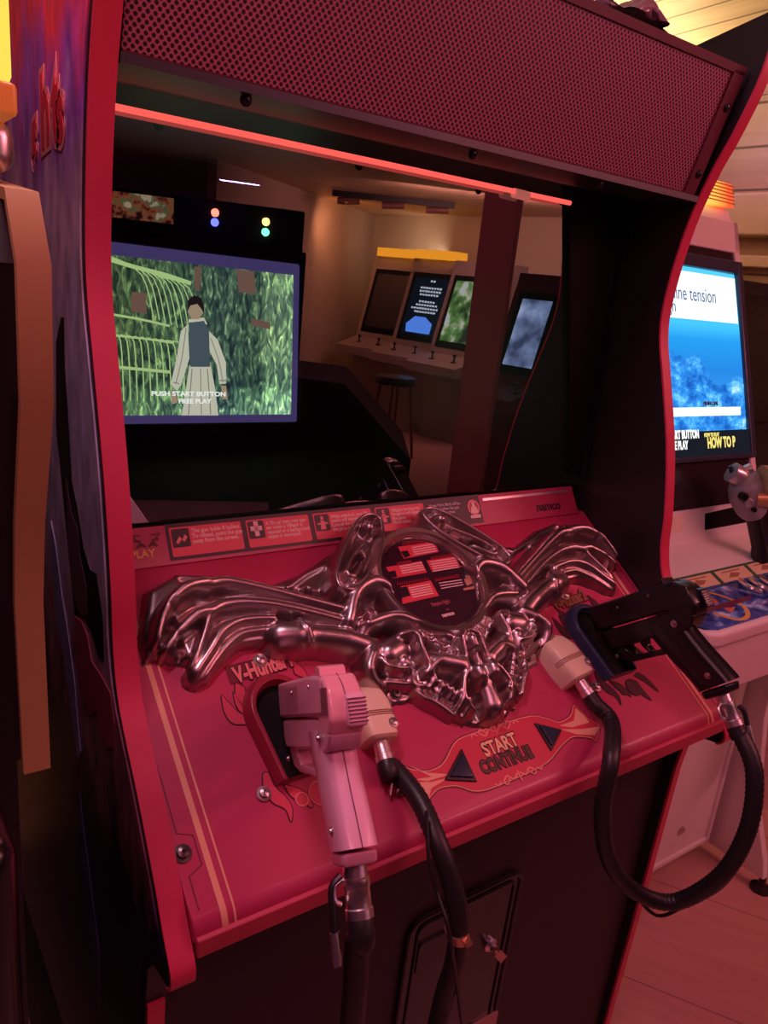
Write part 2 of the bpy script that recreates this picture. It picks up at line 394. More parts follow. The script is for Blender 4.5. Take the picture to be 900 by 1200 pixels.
for q0, q1, ch in (((44, 182), (52, 132), 'g'), ((55, 178), (62, 92), 'h'), ((66, 172), (73, 80), 't'), ((72, 172), (82, 98), 's')):
    pa = atX(q0, -.0228); pb = atX(q1, -.0228)
    hgt = abs(pb.z - pa.z); wid = .085
    bw = .052 if ch != 't' else .05
    for mm, ft, dx in ((LOGOE, .009, 0), (LOGO, .003, -.0004)):
        text('logo_letter', ch, hgt * 1.5, frame((-.0231 + dx, pa.y + (.022 if ch in 'gh' else .013), pa.z + .005), (0, -1, .12), (0, 0, 1), (-1, 0, 0)), mm, SPL, fat=ft, sx=.85, ext=.0002)

# marquee with perforated grille
gb = V((0, .232, 1.547)); gt = V((0, .190, 1.700)); gd = (gt - gb).normalized(); gn = EX.cross(gd).normalized()
if gn.y > 0: gn = -gn
MG = frame(gb, EX, gd, gn); GL = (gt - gb).length
bm = BM(); prism(bm, [MG @ V((x, y, 0)) for x, y in rect(.004, 0, .788, GL)], gn * -.004)
grille = obj('speaker_grille', bm, GRILLE, CAB, label='dark red perforated speaker grille')
uv = grille.data.uv_layers.new(name='UVMap')
for lp in grille.data.loops:
    p = grille.data.vertices[lp.vertex_index].co - gb; uv.data[lp.index].uv = (p.x, p.dot(gd))
plates('grille_border', [rect(.004, -.006, .81, .004), rect(.004, GL - .004, .81, GL + .006), rect(.786, 0, .81, GL)], MG, .003, mat('dark_red_steel', (.12, .018, .035), .4), CAB)
for x, y in ((.80, .03), (.80, .115), (.12, -.012), (.40, -.012), (.62, -.012)):
    screw('screw', MG @ Matrix.Translation((x, y, .003 if y > 0 else -.002)), .004, CAB, BLKPL)
bm = BM(); prism(bm, [(.002, *p) for p in ((.240, 1.545), (.199, 1.700), (.26, 1.735), (1.2, 1.60), (1.2, 1.565), (.30, 1.548))], (WID - .004, 0, 0))
obj('marquee_box', bm, BLACK, CAB)
bm = BM(); prism(bm, [(.002, *p) for p in ((.226, 1.540), (.226, 1.548), (.290, 1.552), (.356, 1.555), (.356, 1.548), (.290, 1.538))], (WID - .004, 0, 0))
obj('marquee_underside', bm, mat('grey_steel_lip', (.035, .03, .04), .4, metal=.2), CAB)
# red LED tube along the head of the glass
bm = BM(); led_a = atY((120, 122), YG - .012); led_b = atY((668, 238), YG - .012)
tube(bm, [led_a, led_b], .0034, 10); led = obj('led_strip', bm, glow('red_led_glow', (1, .11, .09), 1.15), CAB, smooth=True)
pa = atY((602, 226), YG - .012); pb = atY((618, 230), YG - .012)
bm = BM(); tube(bm, [pa, pb], .0065, 8); obj('led_connector', bm, mat('pink_frosted_plastic', (.8, .4, .4), .4, emit=.35, ecol=(1, .25, .2)), led)

# glass pane and its black surround
bm = BM(); prism(bm, [(.001, YG, 1.04), (WID - .001, YG, 1.04), (WID - .001, YG, 1.55), (.001, YG, 1.55)], (0, .0001, 0))
bm.faces.ensure_lookup_table(); 
bmesh.ops.delete(bm, geom=[bm.faces[1]] + list(bm.faces)[2:], context='FACES')
glass = obj('glass_pane', bm, GLASS, CAB)
e0 = atY((668, 232), YG - .008); e1 = atY((668, 600), YG - .008)
def edge_x(z): return e0.x + (e1.x - e0.x) * (e0.z - z) / (e0.z - e1.z)
bm = BM(); prism(bm, [(edge_x(1.55), YG - .008, 1.55), (WID, YG - .008, 1.55), (WID, YG - .008, 1.10), (edge_x(1.13), YG - .008, 1.13)], (0, .006, 0))
obj('glass_surround', bm, MATTE, CAB)
bm = BM(); prism(bm, [(WID - .008, .338, 1.545), (WID - .008, .350, 1.545), (WID - .008, .345, 1.10), (WID - .008, .333, 1.10)], (.008, 0, 0)); obj('glass_rail', bm, GLOSSB, CAB)
bm = BM(); prism(bm, [(.0, *p) for p in ((.3515, 1.086), (.3515, 1.078), (.356, 1.070), (.356, 1.080))], (WID, 0, 0)); obj('glass_ledge', bm, GLOSSB, CAB)

# inside of the cabinet: black boards and the picture tube
bm = BM()
for a, b in (((.002, .385, 1.0), (WID - .002, 1.2, 1.004)), ((.002, 1.19, 1.0), (WID - .002, 1.2, 1.58)), ((.002, .365, 1.56), (WID - .002, 1.2, 1.564))): box(bm, a, b)
obj('inner_boards', bm, MATTE, CAB)
mon_c = V((.42, 1.0387, 1.2326)); th = -.1136
MM = Matrix.Translation(mon_c) @ Matrix.Rotation(.0085, 4, 'Z') @ Matrix.Rotation(th, 4, 'X') @ Matrix.Rotation(.0083, 4, 'Y')
MS = MM @ frame((0, 0, 0), (1, 0, 0), (0, 0, 1), (0, -1, 0))       # screen frame: x right, y up, z towards the player
SW, SH = .4048, .3036
bm = BM()
for p in ([rect(-.245, SH / 2 + .024, .245, .20), rect(-.245, -.19, .245, -SH / 2 - .017), rect(-.245, -SH / 2 - .017, -SW / 2 - .016, SH / 2 + .024), rect(SW / 2 + .016, -SH / 2 - .017, .245, SH / 2 + .024)]):
    prism(bm, [MS @ V((x, y, -.02)) for x, y in p], MS.to_3x3() @ V((0, 0, .03)))
MON = obj('monitor', bm, MATTE, CAB, bevel=.004)
plate('tube_border', rrect(-SW / 2 - .018, -SH / 2 - .019, SW / 2 + .018, SH / 2 + .026, .012), MS @ Matrix.Translation((0, 0, -.012)), .004, mat('violet_lit_bezel', (.05, .04, .12), .2, emit=.34, ecol=(.20, .15, .50)), MON)  # lit bezel: its violet light is put in as emission
def mat_scene():
    m = bpy.data.materials.new('green_game_picture'); m.use_nodes = True; nt, ns, lk = nodes(m); ns.remove(ns['Principled BSDF'])
    tc = ns.new('ShaderNodeTexCoord'); sp = ns.new('ShaderNodeSeparateXYZ'); lk.new(tc.outputs['UV'], sp.inputs[0])
    mp = ns.new('ShaderNodeMapping'); mp.inputs['Scale'].default_value = (34, 9, 1); lk.new(tc.outputs['UV'], mp.inputs[0])
    t = ns.new('ShaderNodeTexNoise'); t.inputs['Scale'].default_value = 1; t.inputs['Detail'].default_value = 5; t.inputs['Distortion'].default_value = 1.2; lk.new(mp.outputs[0], t.inputs['Vector'])
    r = ramp(nt, [(.34, (.008, .014, .016)), (.50, (.028, .042, .034)), (.62, (.075, .11, .065)), (.74, (.26, .32, .16))]); lk.new(t.outputs['Fac'], r.inputs[0])
    rx = ramp(nt, [(0, (.8, .9, .5)), (.35, (.75, .95, .7)), (.6, (.6, .75, .75)), (.8, (.8, 1, .8)), (.84, (2.0, 2.3, 1.6)), (1, (2.4, 2.8, 2.0))]); lk.new(sp.outputs[0], rx.inputs[0])
    ry = ramp(nt, [(0, (1.6, 1.7, 1.9)), (.14, (1.5, 1.7, 1.7)), (.2, (.8, .9, 1)), (.5, (1, 1, 1)), (1, (1, 1, 1))]); lk.new(sp.outputs[1], ry.inputs[0])
    a = ns.new('ShaderNodeVectorMath'); a.operation = 'MULTIPLY'; lk.new(r.outputs[0], a.inputs[0]); lk.new(rx.outputs[0], a.inputs[1])
    c = ns.new('ShaderNodeVectorMath'); c.operation = 'MULTIPLY'; lk.new(a.outputs[0], c.inputs[0]); lk.new(ry.outputs[0], c.inputs[1])
    e = ns.new('ShaderNodeEmission'); e.inputs[1].default_value = 3.3; lk.new(c.outputs[0], e.inputs[0]); lk.new(e.outputs[0], ns['Material Output'].inputs[0]); return m
def uvgrid(name, x0, y0, x1, y1, M, m, parent, bulge=0, n=12, label=None):
    bm = BM(); uvl = bm.loops.layers.uv.new('UVMap'); g = []
    for j in range(n + 1):
        row = []
        for i in range(n + 1):
            a = i / n; b = j / n; z = bulge * (1 - (2 * a - 1) ** 2 * .5 - (2 * b - 1) ** 2 * .5)
            row.append((bm.verts.new(M @ V((x0 + (x1 - x0) * a, y0 + (y1 - y0) * b, z))), (a, b)))
        g.append(row)
    for j in range(n):
        for i in range(n):
            c = (g[j][i], g[j][i + 1], g[j + 1][i + 1], g[j + 1][i]); f = bm.faces.new([k[0] for k in c])
            for l, k in zip(f.loops, c): l[uvl].uv = k[1]
    me = bpy.data.meshes.new(name); bm.to_mesh(me); bm.free()
    return obj(name, me, m, parent, smooth=True, label=label)
SCRN = uvgrid('screen', -SW / 2, -SH / 2, SW / 2, SH / 2, MS @ Matrix.Translation((0, 0, -.006)), mat_scene(), MON, label='lit green game picture')
def scr(z): return MS @ Matrix.Translation((0, 0, z))
def spx(l):      # photo pixels -> screen coordinates
    o = MS.to_translation(); n = MS.to_3x3() @ V((0, 0, 1)); out = []
    for q in l:
        p = MS.inverted() @ at(q, o, n); out.append((p.x, p.y))
    return out
GW = glow('picture_white', (.80, .80, .62), .95); GV = glow('picture_grey', (.10, .14, .17), .9); GS = glow('picture_skin', (.55, .40, .26), .9)
GH = glow('picture_dark', (.02, .012, .015), 1); GT = glow('picture_text', (.95, 1, .92), 1.3); GG = glow('picture_green', (.50, .72, .28), 1.1); GP = glow('picture_poster', (.30, .17, .13), .7)
def sline(p, w):
    a = [V((*q, 0)) for q in p]; a = catmull(a, 4) if len(a) > 2 and len(a) != 6 else a; L = []; R = []
    for i, q in enumerate(a):
        t = (a[min(i + 1, len(a) - 1)] - a[max(i - 1, 0)]).normalized(); s = V((-t.y, t.x, 0)) * w
        L.append((q + s)[:2]); R.append((q - s)[:2])
    return L + R[::-1]
polys = []
for k in range(11):
    x = 138 + k * 8; polys.append(sline(spx([(x - 16, 392 + k * .8), (x - 4, 398 + k), (x, 470)]), .0012))
for k in range(9):
    x = 175 + k * 7; polys.append(sline(spx([(x - 45, 300 + k * 3), (x - 8, 322 + k * 2), (x + 6, 372 + 3 * k)]), .0011))
polys += [sline(spx([(127, 303), (160, 313), (195, 322), (225, 332)]), .004), sline(spx([(130, 368), (165, 374), (200, 382)]), .0022), sline(spx([(132, 393), (170, 397), (205, 402)]), .0018), sline(spx([(135, 430), (200, 436)]), .003)]
plates('pipework_picture', polys, scr(-.0052), .0002, GG, MON)
plates_each('poster_picture', [spx([(229, 312), (237, 313), (235, 342), (229, 338)]), spx([(278, 315), (299, 318), (301, 345), (281, 342)]), spx([(155, 342), (172, 343), (173, 368), (155, 365)]), spx([(296, 373), (318, 378), (318, 386), (296, 381)])], scr(-.005), .0002, GP, MON)
plates_each('figure_picture', [spx([(223, 428), (248, 428), (253, 455), (257, 487), (214, 487), (219, 455)]), spx([(221, 380), (213, 388), (208, 420), (201, 450), (208, 458), (213, 452), (223, 420)]), spx([(246, 388), (256, 398), (266, 425), (266, 450), (258, 450), (255, 428), (245, 408)]), spx([(222, 374), (240, 372), (244, 380), (222, 382)])], scr(-.0048), .0002, GW, MON)
plates('vest_picture', [spx([(222, 378), (240, 376), (246, 388), (247, 430), (224, 430)])], scr(-.0045), .0002, GV, MON)
plates_each('fold_picture', [sline(spx(q), w) for q, w in (([(226, 432), (224, 458), (222, 486)], .0012), ([(236, 432), (237, 486)], .001), ([(244, 432), (248, 486)], .0012), ([(219, 384), (214, 420), (207, 450)], .001), ([(248, 396), (258, 425), (262, 448)], .001), ([(204, 448), (211, 450)], .0012), ([(258, 446), (267, 446)], .0012))], scr(-.0046), .0002, glow('picture_shade', (.42, .42, .30), .8), MON)
plates_each('face_picture', [spx([(223, 352), (237, 352), (239, 366), (234, 374), (226, 374), (221, 366)]), spx([(200, 458), (207, 458), (209, 472), (203, 474)]), spx([(260, 452), (266, 452), (268, 468), (262, 468)])], scr(-.0043), .0002, GS, MON)
plates('hair_picture', [spx([(221, 352), (228, 346), (237, 349), (240, 360), (240, 368), (237, 362), (232, 356), (224, 358), (221, 364)])], scr(-.0041), .0002, GH, MON)
a, b = spx([(178, 462), (289, 463)])
text('screen_text', 'PUSH START BUTTON', .0128, scr(-.0035) @ frame((a[0], a[1] - .003, 0), (b[0] - a[0], b[1] - a[1], 0), (0, 1, 0), (0, 0, 1)), GT, MON, fat=.0005, sx=1.26)
a, b = spx([(210, 471), (268, 471)])
text('screen_text', 'FREE PLAY', .0128, scr(-.0035) @ frame((a[0], a[1] - .003, 0), (b[0] - a[0], b[1] - a[1], 0), (0, 1, 0), (0, 0, 1)), GT, MON, fat=.0005, sx=1.2)

# instruction strip above the control panel
sa = V((0, .326, 1.0435)); sb = V((0, .351, 1.084)); sd = (sb - sa).normalized(); sn = EX.cross(sd); SHT = (sb - sa).length
if sn.y > 0: sn = -sn
MST = frame(sa, EX, sd, sn)
def stx(q): p = MST.inverted() @ at(q, sa, sn); return p.x, p.y
STRIP = plate('instruction_strip', rect(.001, 0, .80, SHT), MST, .003, REDCP, CAB)
MC = MST @ Matrix.Translation((0, 0, .003))
edges = [stx(q)[0] for q in ((194, 630), (285, 625), (364, 618), (437, 610), (498, 602), (564, 595))]
plate('card_backing', rect(edges[0], .004, edges[-1] - .004, SHT + .001), MC, .0005, INK, STRIP)
cards = ["The gun holds 8 bullets.\nTo reload, point the gun\naway from the screen.", "A 'life up' item may app-\near when a Villager is\nrescued or a background\nobject is destroyed.", "When attacked, your life\nmarks will decrease.\nLose all the marks and\nthe game is over.", "Villagers turning into\nVampires will appear in\nthe game.\nShoot before villagers"]
for k in range(4):
    x0 = edges[k] + .004; x1 = edges[k + 1] - .003
    plate('instruction_card', rrect(x0, .008, x1, SHT - .004, .002), MC @ Matrix.Translation((0, 0, .0005)), .0004, CARDRED, STRIP)
    plate('card_icon', rrect(x0 + .002, .019, x0 + .024, SHT - .006, .002), MC @ Matrix.Translation((0, 0, .0009)), .0003, INK, STRIP)
    text('card_text', cards[k], .0066 if k else .0072, MC @ Matrix.Translation((x0 + .027, SHT - .0125, .001)), CARDTXT, STRIP, fat=.0002, sx=.92, line=.9)
cx = edges[1] + .017
plates('life_icon', [rect(cx - .003, .022, cx + .003, .041), rect(cx - .008, .029, cx + .008, .035)], MC @ Matrix.Translation((0, 0, .0012)), .0004, CARDTXT, STRIP)
cx = edges[0] + .017
plates('bullet_icon', [[(cx - .007, .025), (cx - .004, .023), (cx + .001, .029), (cx - .002, .032)], [(cx + .001, .027), (cx + .004, .025), (cx + .008, .031), (cx + .005, .034)]], MC @ Matrix.Translation((0, 0, .0012)), .0004, STRIPE2, STRIP)
for k in (2, 3):
    cx = edges[k] + .017
    plates('figure_icon', [[(cx - .004, .021), (cx + .004, .021), (cx + .003, .033), (cx - .003, .033)], [(cx - .002, .034), (cx + .002, .034), (cx + .002, .039), (cx - .002, .039)], [(cx - .008, .028), (cx + .008, .028), (cx + .008, .030), (cx - .008, .030)]], MC @ Matrix.Translation((0, 0, .0012)), .0003, STRIPE2, STRIP)
x0 = edges[4] + .004
text('card_text', "Weak Point Mark will be\ndisplayed when the gun\nis pointed at a boss.\nShoot it to win", .0066, MC @ Matrix.Translation((x0 + .003, SHT - .012, .001)), mat('grey_card_text', (.55, .5, .55), .5), STRIP, fat=.0002, sx=.9, line=.9)
cx = edges[5] - .019
bm = BM(); lathe(bm, [(.012, 0), (.012, .0006), (.009, .0006), (.009, 0)], MC @ frame((cx, .029, .0006), (1, 0, 0), (0, 1, 0), (0, 0, 1)), 20); obj('target_icon', bm, STRIPE2, STRIP)
plates('target_bust', [[(cx - .008, .020), (cx + .008, .020), (cx + .005, .030), (cx - .005, .030)], [(cx - .003, .030), (cx + .003, .030), (cx + .003, .037), (cx - .003, .037)], rect(cx - .010, .012, cx + .010, .017)], MC @ Matrix.Translation((0, 0, .0012)), .0003, CARDTXT, STRIP)
text('maker_mark', 'namco', .021, MC @ Matrix.Translation((stx((628, 600))[0], .011, .0003)), INK, STRIP, fat=.0006, sx=1.0)
plate('silver_line', rect(edges[5] + .004, SHT - .010, .79, SHT - .006), MC, .0006, CHROME, STRIP)
text('coin_text', 'TO PLAY', .0125, MC @ Matrix.Translation((stx((180, 646))[0], .012, .0005)), YELLOWT, STRIP, fat=.0003, align='RIGHT')
fl = []
for s in (-1, 1):
    for k in range(3):
        a = stx((168, 620))[0]; fl.append(sline([(a + s * .002, .024), (a + s * (.008 + .004 * k), .028 + .005 * k), (a + s * (.012 + .002 * k), .024 + .007 * k), (a + s * .006, .026 + .006 * k)], .0011))
plates('flame_print', fl, MC, .0004, DKRED, STRIP)

# control panel: sloping red sheet with rolled nose and lip
prof = [(.38, None)]
pts = [CP(0, .364), CP(0, .2), CP(0, 0.0), CP(0, -.010)]
rn = .025; st = CP(0, -.010); c = st - N * rn
a0 = math.atan2(N.z, N.y); a1 = math.pi
arc = [c + V((0, math.cos(a0 + (a1 - a0) * k / 8), math.sin(a0 + (a1 - a0) * k / 8))) * rn for k in range(1, 9)]
cpp = pts + arc
body = cpp + [V((0, .02, .80)), V((0, .05, .79)), V((0, .352, .98)), V((0, .352, 1.043))]
bm = BM(); prism(bm, [(.0012, p.y, p.z) for p in body], (WID - .0024, 0, 0))
CPO = obj('control_panel', bm, REDCP, CAB, bevel=.002)
bm = BM(); yl = arc[-1].y; prism(bm, [(.003, y, z) for y, z in ((yl + .001, .822), (yl - .004, .821), (yl - .004, .802), (yl + .02, .798), (yl + .02, .82))], (WID - .006, 0, 0))
obj('panel_lip', bm, mat('worn_red_edge', (.50, .05, .10), .5), CAB, bevel=.0015)
def MCPF(h): return frame(CP(0, 0, h), EX, U, N)
def cpx(l, h=.0006): return [cpv(q, h) for q in l]
def stripe(x0, x1, m, vtop):
    path = [CP(0, vtop), CP(0, 0), CP(0, -.010)] + arc[:-1]; bm = BM(); vs = []
    for i, p in enumerate(path):
        nn = N if i < 3 else (p - c).normalized()
        vs.append([bm.verts.new((x, p.y + nn.y * h, p.z + nn.z * h)) for x, h in ((x0, 0), (x1, 0), (x1, .0006), (x0, .0006))])
    for A, B in zip(vs, vs[1:]):
        for k in range(4): bm.faces.new((A[k], A[(k + 1) % 4], B[(k + 1) % 4], B[k]))
    return obj('edge_stripe', bm, m, CPO)
for x0, x1 in ((.0275, .0335), (.0395, .0415), (WID - .0335, WID - .0275), (WID - .0415, WID - .0395)): stripe(x0, x1, STRIPE, .30)
# seam of the lift-out panel
seam = [(.010, .30), (.010, .062), (.024, .056), (.024, .028), (.010, .022), (.010, -.008)]
for s in (0, 1):
    pl = [((WID - x) if s else x, v) for x, v in seam]
    plate('panel_seam', sline(pl, .0006), MCPF(.0002), .0003, DKRED, CPO)
    screw('panel_screw', frame(CP(WID - .010 if s else .010, .043), EX, U, N), .0058, CPO, mat('dark_steel', (.12, .1, .1), .3, metal=.9))

# START CONTINUE plaque print
outl = [(470, 903), (468, 893), (478, 899), (500, 903), (518, 895), (530, 870), (540, 862), (620, 836), (640, 840), (655, 846), (668, 838), (671, 823), (682, 833), (690, 842), (705, 849), (700, 872), (694, 866), (672, 864), (660, 874), (642, 898), (575, 927), (556, 930), (535, 922), (515, 925), (503, 938), (498, 952), (492, 940), (482, 922)]
core = cpx(outl)
def chaikin(c, n=2):
    for _ in range(n): c = [tuple(V(c[i]) * (1 - t) + V(c[(i + 1) % len(c)]) * t) for i in range(len(c)) for t in (.2, .8)]
    return c
cxm = sum(p[0] for p in core) / len(core); cym = sum(p[1] for p in core) / len(core)
def shrink(l, d):
    out = []; n = len(l)
    ar = sum(l[i][0] * l[(i + 1) % n][1] - l[(i + 1) % n][0] * l[i][1] for i in range(n)); sg = 1 if ar > 0 else -1
    for i in range(n):
        a = V(l[i - 1]); b = V(l[i]); c2 = V(l[(i + 1) % n]); t = (c2 - a).normalized(); nn = V((-t.y, t.x)) * sg
        out.append(tuple(b + nn * d))
    return out
PLQ = plate('start_plaque', chaikin(core), MCPF(.0002), .0005, DKRED, CAB)
plate('plaque_line', chaikin(shrink(core, .0015)), MCPF(.0005), .0005, STRIPE, PLQ)
plate('plaque_field', chaikin(shrink(core, .0027)), MCPF(.0008), .0006, mat('crimson_plaque_print', (.56, .035, .07), .35), PLQ)
lf = [[(478, 897), (500, 906), (527, 908), (500, 916), (484, 914), (505, 911)], [(486, 917), (505, 917), (525, 912), (505, 924), (500, 944), (494, 930)], [(470, 895), (500, 905), (526, 903), (520, 897), (500, 905)]]
plates('plaque_leaf', [cpx(q) for q in lf[:2]], MCPF(.0014), .0004, STRIPE, PLQ)
lf = [[(655, 851), (672, 845), (674, 830), (683, 838), (690, 847), (670, 853)], [(656, 855), (680, 855), (702, 852), (697, 862), (675, 861)]]
plates('plaque_leaf', [cpx(q) for q in lf], MCPF(.0014), .0004, STRIPE, PLQ)
def cptext(nm, body, qa, qb, h, size, m, fat, par, sx=1, align='CENTER', ext=.0003, shear=0):
    a = V(cpv(qa, h)); b = V(cpv(qb, h)); mid = (a + b) / 2
    return text(nm, body, size, frame(CP(mid.x, mid.y, h), EX * (b.x - a.x) + U * (b.y - a.y), U * (b.x - a.x) - EX * (b.y - a.y), N), m, par, align=align, fat=fat, sx=sx, ext=ext, shear=shear)
cptext('start_text', 'START', (566, 888), (612, 871), .0014, .0235, INK, .0022, PLQ, sx=.80)
cptext('start_text', 'START', (566, 888), (612, 871), .0020, .0235, mat('gold_text', (.85, .50, .28), .35), .0007, PLQ, sx=.80)
cptext('continue_text', 'CONTINUE', (562, 909), (630, 885), .0014, .0215, INK, .0020, PLQ, sx=.74)
cptext('continue_text', 'CONTINUE', (562, 909), (630, 885), .0019, .0215, mat('bronze_text', (.10, .045, .03), .3), .0004, PLQ, sx=.74)
sw = []
def scroll(cx, cv, s, f):
    for k in (-1, 1):
        sw.append(sline([(cx + k * .002, cv), (cx + k * .010, cv + f * .005), (cx + k * .018, cv - f * .001), (cx + k * .026, cv + f * .004)], .0010))
        sw.append(sline([(cx + k * .016, cv + f * .002), (cx + k * .021, cv + f * .008), (cx + k * .026, cv + f * .006), (cx + k * .024, cv + f * .003)], .0008))
        sw.append(sline([(cx + k * .030, cv + f * .002), (cx + k * .035, cv + f * .006), (cx + k * .039, cv + f * .002)], .0008))
    sw.append(sline([(cx, cv - f * .003), (cx, cv + f * .010)], .0009))
a = cpv((580, 856)); scroll(a[0], a[1] - .002, 1, 1); a = cpv((606, 905)); scroll(a[0], a[1] - .001, 1, -1)
plates_each('plaque_scrollwork', sw, MCPF(.0014), .0003, mat('pale_red_print', (.78, .26, .22), .4), PLQ)
for tpx in ([(520, 915), (540, 878), (558, 917)], [(625, 848), (657, 856), (645, 881)]):
    t = cpx(tpx); bm = BM(); prism(bm, [CP(x, v, 0) for x, v in t], N * .004); so = obj('start_button', bm, BLKPL, CAB, bevel=.001)
    bm = BM(); g = V(((t[0][0] + t[1][0] + t[2][0]) / 3, (t[0][1] + t[1][1] + t[2][1]) / 3))
    ins = [(g.x + (x - g.x) * .72, g.y + (v - g.y) * .72) for x, v in t]
    prism(bm, [CP(x, v, .003) for x, v in ins], N * .004); obj('button_lens', bm, mat('dark_blue_lens', (.015, .03, .055), .15), so, bevel=.0012, label='dark blue triangular lens')

# ------------------------------------------------------------------ cast winged ornament: relief over the panel
GX, GVv = 456, 216
xs = np.linspace(0.0, WID, GX); vs_ = np.linspace(.035, .385, GVv)
XX, VV = np.meshgrid(xs, vs_); Hh = np.full(XX.shape, -.01)
def dist_poly(pl):
    P = np.array(pl, float); n = len(P); d = np.full(XX.shape, 9.); ins = np.zeros(XX.shape, bool)
    for i in range(n):
        a, b = P[i], P[(i + 1) % n]; ab = b - a; t = np.clip(((XX - a[0]) * ab[0] + (VV - a[1]) * ab[1]) / (ab @ ab + 1e-12), 0, 1)
        d = np.minimum(d, np.hypot(XX - a[0] - t * ab[0], VV - a[1] - t * ab[1]))
        cond = ((a[1] > VV) != (b[1] > VV)) & (XX < (b[0] - a[0]) * (VV - a[1]) / (b[1] - a[1] + 1e-12) + a[0]); ins ^= cond
    return np.where(ins, d, -d)
K1 = lambda l: crop(l, 150, 640, 3.0)
K2 = lambda l: crop(l, 380, 560, 900 / 380)
K3 = lambda l: crop(l, 400, 690, 3.75)
LAY = []
def sm(a): a = np.clip(a, 0, 1); return a * a * (3 - 2 * a)
def add(h):
    global Hh
    h = np.maximum(h, h[:, ::-1]); Hh = np.maximum(Hh, h)
def poly(px, h, soft=.006, lift=.012, dome=0, base=0):
    d = dist_poly([cpv(q, lift) for q in px]); e = np.where(d > 0, base + (h - base) * np.sqrt(np.clip(1 - (1 - np.clip(d / soft, 0, 1)) ** 2, 0, 1)) + dome * sm(d / .03), -.01); add(e)
def stroke(px, r, h, base=0, lift=.02, flat=False, xv=False):
    P = [V((*(q if xv else cpv(q, lift)), 0)) for q in px]; P = catmull(P, 6) if len(P) > 2 else P
    n = len(P); rr = np.interp(np.linspace(0, 1, n), np.linspace(0, 1, len(r)), r) if isinstance(r, list) else np.full(n, r)
    hh = np.interp(np.linspace(0, 1, n), np.linspace(0, 1, len(h)), h) if isinstance(h, list) else np.full(n, h)
    e = np.full(XX.shape, -.01)
    for i in range(n - 1):
        a = P[i]; b = P[i + 1]; ab = b - a; t = np.clip(((XX - a.x) * ab.x + (VV - a.y) * ab.y) / (ab.length_squared + 1e-12), 0, 1)
        d = np.hypot(XX - a.x - t * ab.x, VV - a.y - t * ab.y); R = rr[i] + (rr[i + 1] - rr[i]) * t; H = hh[i] + (hh[i + 1] - hh[i]) * t
        q = np.clip(1 - (d / R) ** 2, 0, 1); e = np.maximum(e, np.where(d < R, base + (H - base) * np.sqrt(q), -.01))
    add(e)
def carve(px, r, depth, lift=.02):
    global Hh
    P = catmull([V((*cpv(q, lift), 0)) for q in px], 6); d = np.full(XX.shape, 9.)
    for a, b in zip(P, P[1:]):
        ab = b - a; t = np.clip(((XX - a.x) * ab.x + (VV - a.y) * ab.y) / (ab.length_squared + 1e-12), 0, 1)
        d = np.minimum(d, np.hypot(XX - a.x - t * ab.x, VV - a.y - t * ab.y))
    c = depth * np.sqrt(np.clip(1 - (d / r) ** 2, 0, 1)); c = np.maximum(c, c[:, ::-1]); Hh = np.where(Hh > .004, np.maximum(Hh - c, .003), Hh)
# plates
poly([(190, 690), (205, 672), (260, 673), (320, 684), (352, 672), (385, 650), (415, 632), (450, 618), (520, 640), (560, 700), (560, 760), (470, 760), (410, 700), (300, 690), (220, 690)], .007, lift=.005)
poly(K3([(170, 400), (182, 472), (228, 510), (300, 496), (350, 500), (415, 535), (500, 582), (585, 604), (655, 604), (640, 300), (420, 200), (250, 250)]), .005, lift=.004, soft=.004)
poly(K1([(60, 150), (150, 100), (250, 122), (330, 115), (450, 138), (600, 178), (745, 222), (745, 285), (640, 255), (520, 258), (490, 300), (400, 322), (330, 375), (272, 452), (235, 470), (215, 440), (218, 405), (150, 395), (120, 375), (60, 400), (40, 300)]), .016, soft=.012, lift=.014)
# wing fingers
stroke(K1([(265, 163), (330, 150), (450, 170), (600, 205), (745, 240)]), [.012, .012, .011, .010], [.044, .042, .040, .038], .012)
stroke(K1([(265, 158), (205, 175), (150, 215), (115, 270), (98, 340)]), [.013, .012, .009, .006], [.046, .050, .046, .034], .012)
stroke(K1([(285, 245), (330, 222), (420, 215), (560, 232), (745, 275)]), [.011, .011, .009, .008], [.038, .037, .036, .034], .012)
stroke(K1([(285, 245), (240, 258), (180, 310), (130, 372)]), [.010, .009, .007, .005], [.038, .040, .036, .028], .012)
stroke(K1([(510, 262), (400, 270), (330, 305), (290, 365), (240, 440)]), [.007, .008, .008, .006], [.030, .032, .030, .022], .01)
stroke(K1([(495, 292), (400, 308), (335, 360), (275, 445)]), [.006, .006, .006, .005], [.024, .025, .022, .016], .008)
stroke(K1([(470, 318), (390, 335), (330, 385), (262, 455)]), [.004, .004, .004], [.017, .017, .014], .005)
stroke(K1([(280, 250), (262, 320), (235, 400), (215, 430)]), [.006, .005, .004], [.036, .030, .020], .01)
stroke(K1([(238, 443), (240, 446)]), .011, .016)
carve(K1([(150, 240), (160, 262), (152, 290)]), .004, .012); carve(K1([(180, 335), (192, 358), (188, 385)]), .004, .010)
carve(K1([(195, 120), (240, 126)]), .006, .006, .01)
# blunt horn running to the middle
stroke(K1([(540, 312), (590, 318), (660, 320), (760, 335), (850, 360)]), [.023, .022, .019, .020, .018], [.034, .038, .036, .038, .034], .002)
stroke(K1([(590, 275), (615, 315), (635, 350)]), [.005, .006, .005], [.036, .042, .034], .02)
